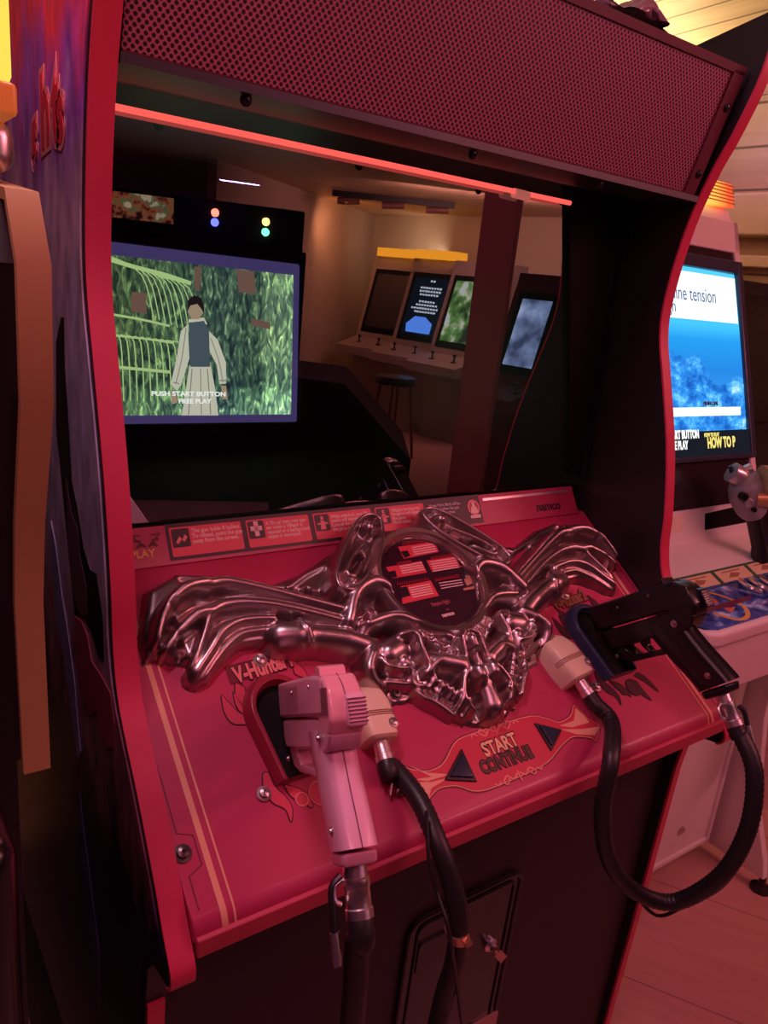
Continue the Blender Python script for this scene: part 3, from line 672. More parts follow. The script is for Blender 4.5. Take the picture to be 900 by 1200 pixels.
# lobes hugging the medallion
stroke(K2([(60, 410), (75, 340), (125, 310), (185, 335), (250, 385), (330, 420), (400, 425)]), [.015, .016, .016, .014, .013, .012, .010], [.040, .046, .048, .044, .040, .038, .034], .004)
stroke(K2([(110, 420), (180, 400), (250, 418), (330, 450), (380, 465)]), [.012, .013, .013, .010], [.040, .042, .038, .034], .004)
carve(K2([(95, 375), (120, 360), (130, 380), (110, 400)]), .006, .022); carve(K2([(120, 375), (145, 372), (165, 380)]), .004, .02)
stroke(K2([(112, 378), (105, 390), (92, 402)]), .004, .036)
# ribs, roundels and folds on the left of the figure
stroke(K3([(140, 250), (120, 310), (110, 370), (160, 420), (205, 425)]), [.010, .013, .014, .010, .005], [.034, .040, .038, .026, .014], .002)
stroke(K3([(205, 290), (235, 270)]), .022, .036, .002)
stroke(K3([(160, 320), (190, 360), (250, 372), (290, 360)]), [.005, .006, .005], [.034, .038, .034], .01)
stroke(K3([(240, 230), (280, 225), (305, 240), (330, 300), (375, 370), (410, 410)]), [.009, .009, .008, .007, .006, .005], [.040, .044, .046, .044, .036, .028], .006)
stroke(K3([(270, 330), (300, 370), (320, 410), (400, 440)]), [.014, .012, .008, .005], [.032, .028, .022, .016], .002)
stroke(K3([(160, 400), (230, 405), (310, 415), (400, 435), (440, 470)]), [.006, .006, .006, .005], [.020, .020, .022, .020], .004)
stroke(K3([(350, 320), (430, 340), (510, 360), (545, 400)]), [.016, .018, .016, .012], [.036, .042, .042, .036], .004)
for k in range(9):
    a = (330 + 20 * k, 215 + 9 * k); stroke(K3([a, (a[0] + 14, a[1] + 22 - 4 * (k % 2)), (a[0] + 30, a[1] + 30)]), .0045, .038 - .004 * (k % 3), .01)
for k in range(9):
    a = (352 + 25 * k, 372 + 15 * k); j = random.uniform(-10, 10); q = random.uniform(.7, 1.2)
    stroke(K3([a, (a[0] + 2 + j, a[1] + 24 * q), (a[0] + 26 + j, a[1] + 50 * q)]), [.0055, .005, .002], [.032, .028, .014], .004)
    stroke(K3([(a[0] + 8, a[1] + 18), (a[0] - 6 + j, a[1] + 42 * q), (a[0] + 16 - j, a[1] + 70 * q)]), [.003, .0035, .002], [.028, .024, .010], .002)
stroke(K3([(320, 420), (370, 470), (430, 500), (500, 545)]), [.005, .006, .005], [.018, .022, .018], .004)
# figure on the centre line, (x, v) in metres
def S(l, r, h, base=.01): stroke(l, r, h, base, xv=True)
S([(MID, .126), (MID, .104), (MID, .084)], [.017, .0135, .017], [.040, .036, .034], .012); S([(MID - .0115, .124), (MID - .011, .117)], .0115, .050, .024)
S([(MID, .088), (MID - .006, .076)], [.017, .012], [.034, .022], .008)
S([(MID, .150), (MID, .134)], [.007, .008], [.044, .042], .01); S([(MID, .163), (MID, .154)], [.0115, .0095], [.054, .052], .022)
S([(MID - .003, .176), (MID - .013, .168), (MID - .015, .150), (MID - .019, .136)], [.007, .006, .005, .004], [.052, .052, .046, .038], .012)
S([(MID - .018, .132), (MID - .030, .122), (MID - .038, .102), (MID - .030, .084)], [.008, .007, .006, .005], [.042, .038, .032, .024], .01)
S([(MID - .02, .140), (MID - .05, .152), (MID - .075, .142)], [.012, .012, .008], [.042, .042, .034], .01)
# oval scroll, upper left of the medallion
ov = K2([(20, 285), (40, 220), (78, 145), (112, 122), (145, 138), (146, 200), (112, 285), (65, 328), (28, 318)])
poly(ov, .030, soft=.008, lift=.026)
stroke(ov + ov[:1], .006, .046, .02, lift=.026)
stroke(K2([(110, 156), (112, 160)]), .012, .050, .02, lift=.026)
stroke(K2([(105, 190), (70, 235), (50, 280), (70, 292), (90, 255), (88, 235)]), [.006, .006, .007, .006, .005], [.044, .046, .046, .044, .040], .02, lift=.026)
carve(K2([(70, 262), (82, 240), (98, 222)]), .004, .02, lift=.026)
stroke(K1([(637, 140), (639, 141)]), .0075, .020)
stroke(K1([(560, 150), (620, 105), (690, 70)]), .004, .012, .004, lift=.008)
# bowl behind the medallion ring
MEDC = (MID, .264); MEDR = .074
dm = np.hypot(XX - MEDC[0], VV - MEDC[1])
Hh = np.where(dm < MEDR + .010, np.maximum(Hh, .0), Hh); Hh = np.where(dm < MEDR - .004, .020, np.where(dm < MEDR + .012, np.maximum(Hh, .030), Hh))
for _ in range(2):
    Hp = np.pad(Hh, 1, mode='edge'); sm_ = (Hp[:-2, 1:-1] + Hp[2:, 1:-1] + Hp[1:-1, :-2] + Hp[1:-1, 2:] + 2 * Hh) / 6
    Hh = np.where(Hh > .001, np.where(sm_ < .001, Hh, sm_), Hh)
def relief(nm, i0, i1, label):
    mask = Hh > .0005; bm = BM(); vv = {}
    def gv(j, i):
        if (j, i) not in vv:
            h = max(Hh[j, i], -.0005) if mask[j, i] else -.0005
            vv[(j, i)] = bm.verts.new(CP(xs[i], vs_[j], h))
        return vv[(j, i)]
    for j in range(GVv - 1):
        for i in range(i0, i1):
            if mask[j, i] or mask[j, i + 1] or mask[j + 1, i] or mask[j + 1, i + 1]:
                bm.faces.new((gv(j, i), gv(j, i + 1), gv(j + 1, i + 1), gv(j + 1, i)))
    me = bpy.data.meshes.new(nm); bm.to_mesh(me); bm.free()
    return obj(nm, me, PEWTER, CAB, smooth=True, label=label)
ia = int(np.searchsorted(xs, .245)); ib = int(np.searchsorted(xs, WID - .245))
relief('wing_ornament', 0, ia, 'left silver bat wing casting'); CREST = relief('crest_ornament', ia, ib, 'silver centre casting with a small figure'); relief('wing_ornament', ib, GX - 1, 'right silver bat wing casting')
for x, v, h in ((.074, .215, .012), (.746, .215, .012), (.298, .135, .004), (.515, .137, .004)): screw('ornament_bolt', frame(CP(x, v, h), EX, U, N), .0055, CREST, mat('dark_steel', (.12, .1, .1), .3, metal=.9))
MEDF = frame(CP(*MEDC, .030), EX, U, N)
bm = BM(); ring = []
lathe(bm, [(MEDR - .003, -.012), (MEDR - .001, .004), (MEDR + .002, .009), (MEDR + .008, .010), (MEDR + .013, .005), (MEDR + .014, -.014)], MEDF, 64)
for f in [f for f in bm.faces if len(f.verts) > 4]: bm.faces.remove(f)
obj('medallion_ring', bm, PEWTER, CREST, smooth=True)
bm = BM(); lathe(bm, [(0, -.006), (MEDR, -.006), (MEDR, -.004), (0, -.004)], MEDF, 64)
MED = obj('medallion_plate', bm, mat('plum_black_label', (.035, .008, .022), .25), CREST, label='dark round instruction label')
def ML(h=0): return MEDF @ Matrix.Translation((0, 0, -.004 + h))
def mpx(l): return [tuple((MEDF.inverted() @ at(q, CP(*MEDC, .0265), N))[:2]) for q in l]
K8 = lambda l: crop(l, 440, 600, 900 / 140)
bxs = [[(170, 262), (440, 222), (478, 300), (215, 352)], [(80, 415), (345, 368), (388, 455), (130, 500)], [(385, 365), (650, 325), (690, 405), (430, 452)], [(190, 560), (415, 515), (478, 630), (205, 692)]]
plates_each('medallion_box', [mpx(K8(b)) for b in bxs], ML(), .0005, CARDRED, CREST)
plates_each('medallion_box_icon', [mpx(K8(b)) for b in ([(190, 300), (240, 290), (262, 330), (222, 348)], [(98, 452), (148, 440), (162, 490), (118, 500)], [(615, 362), (662, 354), (680, 400), (636, 408)], [(165, 575), (235, 560), (262, 630), (190, 650)])], ML(.0006), .0004, INK, CREST)
lines = []
for (x0, y0, dx, dy, n) in ((270, 270, 170, -28, 4), (180, 412, 170, -30, 4), (410, 378, 190, -30, 5), (250, 575, 160, -32, 5)):
    for k in range(n): lines.append(sline(mpx(K8([(x0 + k * 7, y0 + k * 17), (x0 + dx + k * 7, y0 + dy + k * 17)])), .0008))
plates_each('medallion_small_print', lines, ML(.0006), .0004, CARDTXT, CREST)
lines = [sline(mpx(K8([(480 + k * 8, 535 + k * 20), (650 + k * 6, 510 + k * 18)])), .0007) for k in range(3)]
plates_each('medallion_pale_print', lines, ML(), .0004, CARDTXT, CREST)
heads = [[(200, 240), (410, 210)], [(160, 392), (265, 375)], [(415, 350), (590, 322)], [(160, 545), (405, 503)], [(445, 515), (630, 480)]]
zz = []
for a, b in heads:
    n = 14
    for k in range(n):
        x = a[0] + (b[0] - a[0]) * k / n; y = a[1] + (b[1] - a[1]) * k / n; zz.append(mpx(K8([(x, y + 12), (x + 3, y - 10 - 7 * (k % 3 == 0)), (x + 9, y - 11), (x + 12, y + 11)])))
plates('medallion_headings', zz, ML(.0009), .0004, mat('blood_red_print', (.28, .012, .03), .4), CREST)
plates_each('medallion_portrait', [mpx(K8(b)) for b in ([(668, 505), (720, 485), (745, 530), (690, 555)], [(675, 480), (705, 475), (712, 500), (685, 503)], [(662, 575), (765, 552), (770, 572), (668, 590)])], ML(), .0004, mat('tan_print', (.6, .26, .16), .4), CREST)
def medtext(body, qa, qb, size, m, fat=0, sx=1, shear=0):
    a, b = [V((*p, 0)) for p in mpx(K8([qa, qb]))]
    return text('medallion_text', body, size, ML(.0004) @ frame(a, b - a, V((-(b - a).y, (b - a).x, 0)), (0, 0, 1)), m, CREST, fat=fat, sx=sx, shear=shear)
medtext('Vampire Night', (425, 712), (635, 668), .0085, mat('rose_print', (.45, .10, .12), .4), .0001, .62, .2)
medtext('TM', (535, 745), (565, 738), .004, mat('rose_print', (.45, .10, .12), .4))
medtext('namco', (508, 792), (635, 762), .0080, CARDTXT, .0003, .95)

# ------------------------------------------------------------------ gun holsters, flame prints, cable covers
def flame(l, m=None, par=None): return cpx(l)
FL = mat('flame_red_print', (.60, .05, .10), .4)
def holster(cx, cv, m, nm, px_off):
    # a hood standing off the panel, open towards the player; built in a frame x right, y along the panel, z off the panel
    M = frame(CP(cx, cv, 0), EX, U, N); bm = BM(); n = 18; inner = []; outer = []
    def arch(rx, ry, z, dv=0):
        pts = []
        for k in range(n + 1):
            a = math.pi * k / n; pts.append(M @ V((rx * math.cos(a), ry * math.sin(a) + dv, z)))
        pts = [M @ V((rx * .80, -.075 + dv, z))] + pts + [M @ V((-rx * .80, -.075 + dv, z))]
        return pts
    rings = [arch(.040, .046, 0), arch(.038, .044, .010), arch(.034, .040, .016), arch(.029, .034, .016), arch(.026, .031, .006)]
    vr = [[bm.verts.new(p) for p in r] for r in rings]
    for a, b in zip(vr, vr[1:]):
        for k in range(len(a)): bm.faces.new((a[k], a[(k + 1) % len(a)], b[(k + 1) % len(a)], b[k]))
    ho = obj('gun_holster', bm, m, CAB, smooth=False, bevel=.001, label=nm)
    bm = BM(); prism(bm, arch(.029, .034, .001), N * .001); tri(bm); obj('holster_mouth', bm, MATTE, ho)
    return ho
HV = .150
h1 = holster(.150, HV, mat('dark_red_plastic', (.30, .02, .045), .3), 'dark red gun holster', 0)
h2 = holster(.660, HV, NAVY, 'dark blue gun holster', 0)
flames = [[(278, 790), (262, 822), (275, 838), (297, 846), (290, 838), (280, 828), (268, 820)]]
def flames_at(cx, s, m, edge):
    L = []
    KF = lambda l: [(x - .150, v - HV) for x, v in cpx(crop(l, 220, 740, 3.0))]
    base = [KF(l) for l in ([(118, 222), (130, 285), (158, 322), (200, 326), (238, 322), (205, 300), (180, 286), (150, 258)], [(160, 212), (170, 258), (190, 286), (222, 300), (198, 262), (176, 235)], [(168, 180), (172, 235), (212, 285), (232, 272), (205, 240), (200, 200), (185, 190)],
        [(265, 500), (268, 550), (298, 600), (345, 626), (363, 668), (366, 620), (342, 580), (305, 545), (282, 498)], [(340, 540), (365, 580), (405, 600), (437, 618), (427, 585), (402, 560), (375, 548)], [(365, 100), (402, 128), (420, 162), (380, 150), (372, 125)])]
    base += [[(.016, -.088), (.018, -.106), (.030, -.120), (.027, -.104), (.025, -.088)], [(.028, -.080), (.040, -.092), (.054, -.112), (.050, -.092), (.040, -.078)]]
    for b in base:
        L.append([(p.x, p.y) for p in catmull([V((cx + s * x, HV + y, 0)) for x, y in b + b[:1]], 5)[:-1]])
    plates_each('flame_print', [shrink(q, -.0012) for q in L], MCPF(.0002), .0004, INK, CPO)
    plates_each('flame_print', L, MCPF(.0004), .0005, m, CPO)
    for dx, r in ((-.010, .006), (.012, .012)):
        bm = BM(); lathe(bm, [(0, 0), (r + .0015, 0), (r + .0015, .0006), (0, .0006)], frame(CP(cx + s * dx, HV - .095, .0004), EX, U, N), 24); obj('roundel_print', bm, STRIPE2 if edge else INK, CPO)
        bm = BM(); lathe(bm, [(0, 0), (r, 0), (r, .0006), (0, .0006)], frame(CP(cx + s * dx, HV - .095, .0008), EX, U, N), 24); obj('roundel_print', bm, m, CPO)
flames_at(.150, 1, FL, 1); flames_at(.662, 1, mat('dark_flame_print', (.06, .008, .014), .7), 0)
for cx, body, m in ((.150, 'V-Hunter1', STRIPE2), (.655, 'V-Hunter2', mat('dim_gold_print', (.25, .10, .05), .4))):
    bm = BM(); lathe(bm, [(0, 0), (.016, 0), (.016, .0006), (0, .0006)], frame(CP(cx + .002, HV + .060, .0003), EX, U, N), 28); obj('roundel_print', bm, FL if cx < .4 else m, CPO)
    plate('banner_print', [(cx - .040, HV + .046), (cx + .036, HV + .052), (cx + .038, HV + .072), (cx - .040, HV + .068)], MCPF(.0008), .0004, DKRED, CPO) if cx < .4 else None
    text('holster_text', body, .026, frame(CP(cx + .004, HV + .049, .0013), EX + U * .08, U, N), INK, CPO, align='CENTER', fat=.0024, sx=.66)
    text('holster_text', body, .026, frame(CP(cx + .004, HV + .049, .0018), EX + U * .08, U, N), m, CPO, align='CENTER', fat=.0011, sx=.66)
    screw('holster_screw', frame(CP(cx + .002, HV + .066, .001), EX, U, N), .0055, CPO)
    screw('holster_screw', frame(CP(cx - .047, HV - .078, .001), EX, U, N), .0052, CPO)
cxy = cpv((462, 925)); bm = BM(); bt = resample(catmull([CP(cxy[0] - .012, cxy[1] - .006, .006), CP(cxy[0] - .004, cxy[1] + .006, .009), CP(cxy[0] + .004, cxy[1] + .010, .010), CP(cxy[0] + .006, cxy[1] + .002, .008), CP(cxy[0] - .002, cxy[1] - .006, .005), CP(cxy[0] + .012, cxy[1] - .010, .004)], 6), .003)
tube(bm, bt, .0018, 6); obj('cable_hook', bm, STEEL, CAB, smooth=True)

def cable_cover(qt, qb, w, hgt):
    a = V((*cpv(qt, hgt * .6), 0)); b = V((*cpv(qb, hgt * .6), 0)); L = (b - a).length
    M = frame(CP(b.x, b.y, 0), EX * -(a - b).y + U * 0 + EX * 0 if False else (EX * (a - b).y - U * (a - b).x), EX * (a - b).x + U * (a - b).y, N)
    secs = [(0, .72, .9), (.04, .86, 1.0), (.3, 1.0, 1.0), (.62, 1.0, .92), (.85, .92, .70), (.96, .78, .45), (1.0, .60, .22)]
    bm = BM(); rows = []
    for t, sw_, sh in secs:
        hw = w / 2 * sw_; hh = hgt * sh; r = []
        for k in range(15):
            a_ = math.pi * k / 14; e = .45
            cx_ = math.copysign(abs(math.cos(a_)) ** e, math.cos(a_)); r.append(bm.verts.new(M @ V((-hw * cx_, L * t, hh * abs(math.sin(a_)) ** e))))
        rows.append(r)
    for p, q in zip(rows, rows[1:]):
        for k in range(14): bm.faces.new((p[k], p[k + 1], q[k + 1], q[k]))
    bm.faces.new(rows[0]); bm.faces.new(rows[-1][::-1])
    o = obj('cable_cover', bm, CREAM, CAB, smooth=True, label='beige plastic cable cover'); 
    bv = o.modifiers.new('s', 'BEVEL'); bv.width = .002; bv.segments = 2; bv.limit_method = 'ANGLE'
    screw('cover_screw', M @ Matrix.Translation((w * .28, L * .20, hgt * .985)), .004, o)
    lines = []
    for k in range(3):
        bm = BM(); t = .36 + .035 * k; pts = []
        for q in range(15):
            a_ = math.pi * q / 14; e = .45; cx_ = math.copysign(abs(math.cos(a_)) ** e, math.cos(a_)); pts.append(M @ V((-w / 2 * 1.004 * cx_, L * t, hgt * 1.004 * abs(math.sin(a_)) ** e)))
        tube(bm, pts[1:-1], .0005, 5); obj('cover_groove', bm, mat('brown_groove', (.35, .2, .13), .5), o)
    bm = BM(); lathe(bm, [(.0105, 0), (.0105, .004), (.0095, .005), (.0095, .018), (.0108, .019), (.0108, .026), (0, .026)], M @ frame((0, .004, hgt * .45), (1, 0, 0), (0, 0, 1), (0, -1, 0)), 18); obj('cable_ferrule', bm, CHROME, o, smooth=True)
    return M @ V((0, -.02, hgt * .45)), M.to_3x3() @ V((0, -1, 0))
CC1 = cable_cover((428, 800), (448, 868), .046, .034)
CC2 = cable_cover((644, 742), (682, 796), .050, .036)

# ------------------------------------------------------------------ lower front with the coin door
bm = BM(); prism(bm, [(.001, .055, .775), (.001, .082, .745), (.001, .092, .0), (.001, .11, 0), (.001, .11, .79)], (WID - .002, 0, 0)); obj('front_panel', bm, mat('dark_brown_board', (.026, .012, .020), .6, bump=.1, bscale=150), CAB)
FD = (V((0, .082, .745)) - V((0, .092, 0))).normalized(); FN = V((0, -FD.z, FD.y))
MF = frame((0, .092, 0), EX, FD, FN)
def fpx(q): p = MF.inverted() @ at(q, (0, .092, 0), FN); return p.x, p.y
q = [fpx(a) for a in ((480, 1086), (603, 1013), (582, 1165))]
x0 = q[0][0] - .004; x1 = q[1][0] + .004; zt = q[0][1] + .012; zb = .30
x1 = max(x1, q[2][0])
DOOR = plate('coin_door', rrect(x0, zb, x1, zt, .022, 5), MF, .004, GLOSSB, CAB, bevel=.0015)
def loop_tube(pts, r, nm, m, par, z):
    P = [MF @ V((a, b, z)) for a, b in pts]; bm = BM(); tube(bm, P + P[:2], r, 8); return obj(nm, bm, m, par, smooth=True)
loop_tube(rrect(x0 + .002, zb + .002, x1 - .002, zt - .002, .022, 5), .0035, 'door_frame', BLKPL, DOOR, .004)
loop_tube(rrect(x0 + .016, zb + .016, x1 - .014, zt - .014, .014, 5), .002, 'door_rim', BLKPL, DOOR, .005)
lk = fpx((571, 1103)); 
bm = BM(); lathe(bm, [(.011, .003), (.011, .008), (.009, .010), (.006, .012), (.006, .016), (0, .016)], MF @ Matrix.Translation((*lk, 0)), 20); obj('door_lock', bm, CHROME, DOOR, smooth=True)
bm = BM(); MK = MF @ Matrix.Translation((lk[0] + .002, lk[1] - .004, .020)) @ Matrix.Rotation(math.radians(-52), 4, 'Z'); box(bm, (0, -.006, -.001), (.026, .007, .001), MK); box(bm, (-.010, -.0025, -.0008), (0, .0025, .0008), MK)
obj('door_key', bm, mat('worn_key_metal', (.55, .36, .3), .35, metal=1), DOOR, bevel=.0005)
ct = fpx((562, 1196)); plate('coin_return_plate', rrect(ct[0] - .025, ct[1] - .05, ct[0] + .03, ct[1] + .012, .006), MF @ Matrix.Translation((0, 0, .004)), .004, mat('brushed_plate', (.45, .3, .3), .4, metal=.8), DOOR, bevel=.001)
ct = fpx((520, 1100)); plate('coin_slot_plate', rrect(ct[0] - .05, ct[1] - .03, ct[0] + .03, ct[1] + .02, .006), MF @ Matrix.Translation((0, 0, .004)), .004, BLKPL, DOOR, bevel=.001)
lb = fpx((768, 886)); screw('lip_bolt', frame((WID - .035, .075, .772), EX, EZ, -EY), .007, CAB, mat('dark_steel', (.12, .1, .1), .3, metal=.9))

# ------------------------------------------------------------------ the two light guns
def gun(name, label, O, d, g, SL_, body, accent, hose, dark):
    """local: a = forward along the barrel, c = down, w = to the right"""
    O = V(O); d = V(d).normalized(); g = V(g); g = (g - d * d.dot(g)).normalized(); wv = d.cross(-g).normalized()
    if wv.x < 0: wv = -wv
    X_ = SL_ - .16
    root = thing(name, label, 'light gun', tuple(O + g * .15), 0, 'light guns on the control panel')
    def P(a, c, w=0): return O + d * (a + (X_ * min(1, (a - .06) / .09) if a > .06 else 0)) + g * c + wv * w
    def pr(bm, l, w0, w1): return prism(bm, [P(a, c, w0) for a, c in l], wv * (w1 - w0))
    # slide
    bm = BM(); pr(bm, [(.010, .004), (.060, .000), (.160, .0), (.160, .036), (.014, .036)], -.0165, .0165); slide = obj('slide', bm, body, root, bevel=.004, seg=3)
    bm = BM(); pr(bm, [(.030, -.005), (.036, -.007), (.044, -.007), (.046, .002), (.028, .003)], -.012, .012); obj('rear_sight', bm, accent, slide, bevel=.001)
    bm = BM()
    for k in range(9): pr(bm, [(.092 + k * .0042, .007), (.0932 + k * .0042, .007), (.0932 + k * .0042, .030), (.092 + k * .0042, .030)], -.0168, .0168)
    obj('slide_serrations', bm, dark, slide)
    bm = BM()
    for k in range(7): pr(bm, [(-.0128 - .00028 * k, .0235 + k * .0031), (-.008, .0235 + k * .0031), (-.008, .0245 + k * .0031), (-.0128 - .00028 * k, .0245 + k * .0031)], -.0004, .0158)
    obj('rear_serrations', bm, dark, slide)
    # rear block (hammer housing)
    bm = BM(); pr(bm, [(.014, .002), (.0, .012), (-.006, .020), (-.008, .040), (.0, .052), (.020, .052), (.034, .040), (.034, .002)], -.0155, .0155); obj('hammer_block', bm, accent, root, bevel=.004, seg=3)
    bm = BM(); tube(bm, [P(.016, .0015), P(.0, .0118), P(-.0062, .0202)], .0006, 5); obj('block_seam', bm, dark, root)
    bm = BM(); pr(bm, [(.006, .014), (-.012, .022), (-.014, .046), (.006, .048)], -.001, .0155); obj('hammer', bm, body, root, bevel=.002)
    bm = BM(); pr(bm, [(-.004, .013), (.018, .013), (.018, .033), (.034, .033), (.034, .0355), (-.004, .0355)], -.0162, -.0150); obj('slide_notch', bm, dark, root)
    # frame, guard, trigger
    bm = BM(); pr(bm, [(.008, .038), (.152, .038), (.152, .056), (.146, .066), (.110, .066), (.064, .064), (.050, .072), (.012, .064), (.0, .052)], -.0150, .0150); obj('receiver', bm, body, root, bevel=.003, seg=3)
    bm = BM(); gl = [(.150, .050), (.148, .064), (.135, .084), (.118, .089), (.078, .089), (.056, .090), (.054, .080), (.080, .0815), (.112, .081), (.122, .070), (.124, .058)]
    pr(bm, gl, -.0115, .0115); tri(bm); obj('trigger_guard', bm, body, root, bevel=.002)
    bm = BM(); pr(bm, [(.096, .060), (.102, .062), (.100, .072), (.092, .083), (.087, .082), (.092, .072), (.088, .062)], -.006, .006); obj('trigger', bm, accent, root, bevel=.0025)
    # grip lofted down the rake
    secs = [(.048, .056, .033, .0155), (.064, .048, .030, .0165), (.080, .041, .029, .0165), (.100, .031, .028, .0172), (.120, .020, .0275, .0175), (.136, .012, .0275, .0175), (.141, .010, .0275, .0175)]
    bm = BM(); rows = []
    for c_, a_, hl, hw in secs:
        r = []
        for k in range(20):
            t = 2 * math.pi * k / 20; e = .55 if math.cos(t) > 0 else .75
            r.append(bm.verts.new(P(a_ + hl * math.copysign(abs(math.cos(t)) ** e, math.cos(t)) * .95, c_ + .004 * math.cos(t), hw * math.copysign(abs(math.sin(t)) ** .6, math.sin(t)))))
        rows.append(r)
    for p, q in zip(rows, rows[1:]):
        for k in range(20): bm.faces.new((p[k], p[(k + 1) % 20], q[(k + 1) % 20], q[k]))
    bm.faces.new(rows[0]); bm.faces.new(rows[-1][::-1]); grip = obj('grip', bm, body, root, smooth=True)
    bm = BM(); pr(bm, [(-.010, .141), (.032, .145), (.029, .155), (-.006, .152)], -.0145, .0145); obj('grip_base', bm, body, grip, bevel=.003)
    # seam lines down the back strap, side screws
    bm = BM(); tube(bm, [P(a_ - hl * .955, c_ - .004, 0) for c_, a_, hl, hw in secs], .0006, 5); obj('grip_seam', bm, dark, grip)
    for a_, c_, r_ in ((.032, .054, .004), (.010, .126, .0036), (.136, .076, .003), (.108, .012, .0025), (.055, .010, .0025)):
        screw('gun_screw', frame(P(a_, c_, -.0158 if c_ < .12 else -.0168), d, g, -wv), r_ * .8, root, STEEL)
    # collar and hose
    ax = (g * .97 - d * .05).normalized(); cb = P(.012, .153)
    bm = BM(); lathe(bm, [(.0100, 0), (.0100, .010), (.0112, .011), (.0112, .017), (.0104, .018), (.0104, .032), (.0115, .033), (.0115, .040), (0, .040)], frame(cb, wv, ax.cross(wv), ax), 20); obj('hose_collar', bm, CHROME, root, smooth=True)
    lug = cb + ax * .010
    bm = BM(); tube(bm, catmull([lug - wv * .010, lug - wv * .018 + ax * .004, lug - wv * .019 + ax * .014, lug - wv * .014 + ax * .018], 5), .0022, 8); obj('tether_lug', bm, CHROME, root, smooth=True)
    hp = [cb + ax * .036] + [cb + ax * .055] + hose
    bm = BM(); tube(bm, resample(catmull(hp, 10), .0035), .0110, 14, ribs=.085); ho = obj('hose', bm, RUBBER, root, smooth=True, label='black ribbed hose')
    return root, P, ax, ho
D = .0105
pin = [atY((419, 1105), -.108), atY((416, 1160), -.110), atY((410, 1230), -.108), atY((400, 1330), -.10), atY((440, 1420), -.09), atY((490, 1420), -.08), atY((500, 1330), -.065), atY((506, 1240), -.058)]
pin += [atY((520, 1170), -.055), atY((533, 1128), -.062), atY((538, 1080), -.060), atY((528, 1030), -.045), atY((512, 985), -.022), atX((487, 938), .2535) + N * .006, atX((458, 897), .253), CC1[0] + CC1[1] * .016, CC1[0]]
g1, P1, ax1, ho1 = gun('light_gun', 'pale pink light gun hanging grip down in the dark red holster', (.1126, -.0193, 1.0732), (.245, .8086, -.5349), (-.1291, -.5196, -.8446), .205, GUNPINK, GUNPK2, pin, mat('plum_shadow_plastic', (.18, .05, .08), .4))
GUNBLK = mat('black_gun_plastic', (.006, .005, .007), .28)
blk = [atX((868, 862), .665), atX((884, 905), .66), atX((877, 970), .65), atX((845, 1026), .64), atX((790, 1057), .625), atY((742, 1043), -.055), atY((713, 1005), -.040), atY((706, 950), -.030), atY((716, 890), -.022), CC2[0] + CC2[1] * .045 + N * .004, CC2[0] + CC2[1] * .016, CC2[0]]
g2, P2, ax2, ho2 = gun('light_gun', 'black light gun resting in the dark blue holster with looping hose', (.665, .023, 1.064), (0, .8, -.6), (0, -.6, -.8), .165, GUNBLK, GUNBLK, blk, GLOSSB)
def clip(root, q, y, r=.0125):
    p = atY(q, y); bm = BM(); lathe(bm, [(r, -.006), (r, .006), (r - .002, .006), (r - .002, -.006)], frame(p, EX, EY, V((-.35, .1, 1))), 20)
    box(bm, (-.002, -r - .004, -.003), (.006, -r, .003), frame(p, EX, EY, V((-.35, .1, 1)))); return obj('hose_clip', bm, mat('worn_clip_metal', (.7, .42, .3), .35, metal=1), root)
clip(g1, (536, 1094), -.0615)
for rt, l in ((g1, [P1(.012, .160, -.012), P1(.012, .168, -.020), P1(.012, .185, -.021), P1(.012, .200, -.021)]), (g2, [atX((866, 828), .675), atX((872, 834), .68), atX((876, 850), .68)])):
    bm = BM(); tube(bm, catmull(l, 4), .0032, 8); obj('tether_cable', bm, BLKPL, rt, smooth=True)
    e = (l[-1] - l[-2]).normalized(); bm = BM(); lathe(bm, [(.004, 0), (.0042, .018), (.0035, .024), (0, .024)], frame(l[-1], EX, e.cross(EX), e), 14); obj('tether_ferrule', bm, CHROME, rt, smooth=True)
l = [atX((876, 856), .68), atX((886, 900), .675), atX((880, 975), .66), atX((850, 1035), .645), atX((800, 1063), .63), atX((770, 1073), .62), atY((745, 1050), -.055)]
bm = BM(); tube(bm, resample(catmull(l, 8), .006), .0025, 6); obj('tether_wire', bm, RUBBER, g2, smooth=True)
l = [atY((500, 950), -.01), atY((503, 1010), -.035), atY((512, 1045), -.045), atY((526, 1090), -.072), atY((535, 1150), -.07), atY((545, 1230), -.06)]
bm = BM(); tube(bm, resample(catmull(l, 8), .006), .0022, 6); obj('tether_wire', bm, RUBBER, g1, smooth=True)

# crumpled plastic bag lying on top of the cabinet
bc = atY((738, 40), .262); bm = BM(); bmesh.ops.create_icosphere(bm, subdivisions=4, radius=1)
for v_ in bm.verts:
    q = v_.co.copy(); k = 1 + .10 * math.sin(7 * q.x + 3 * q.y) + .08 * math.sin(11 * q.y - 5 * q.x + 2) + .06 * math.sin(17 * q.x + 13 * q.z)
    v_.co = V((bc.x + .062 * q.x * k, bc.y + .030 * q.y * k, max(1.737 + .016 * q.z * k + .010 * math.sin(5 * q.x + 1), 1.7375)))
bag = obj('plastic_bag', bm, mat('wrinkled_brown_plastic', (.30, .17, .20), .22), None, smooth=True); bag['label'] = 'small crumpled plastic bag lying on top of the red gun cabinet'; bag['category'] = 'bag'

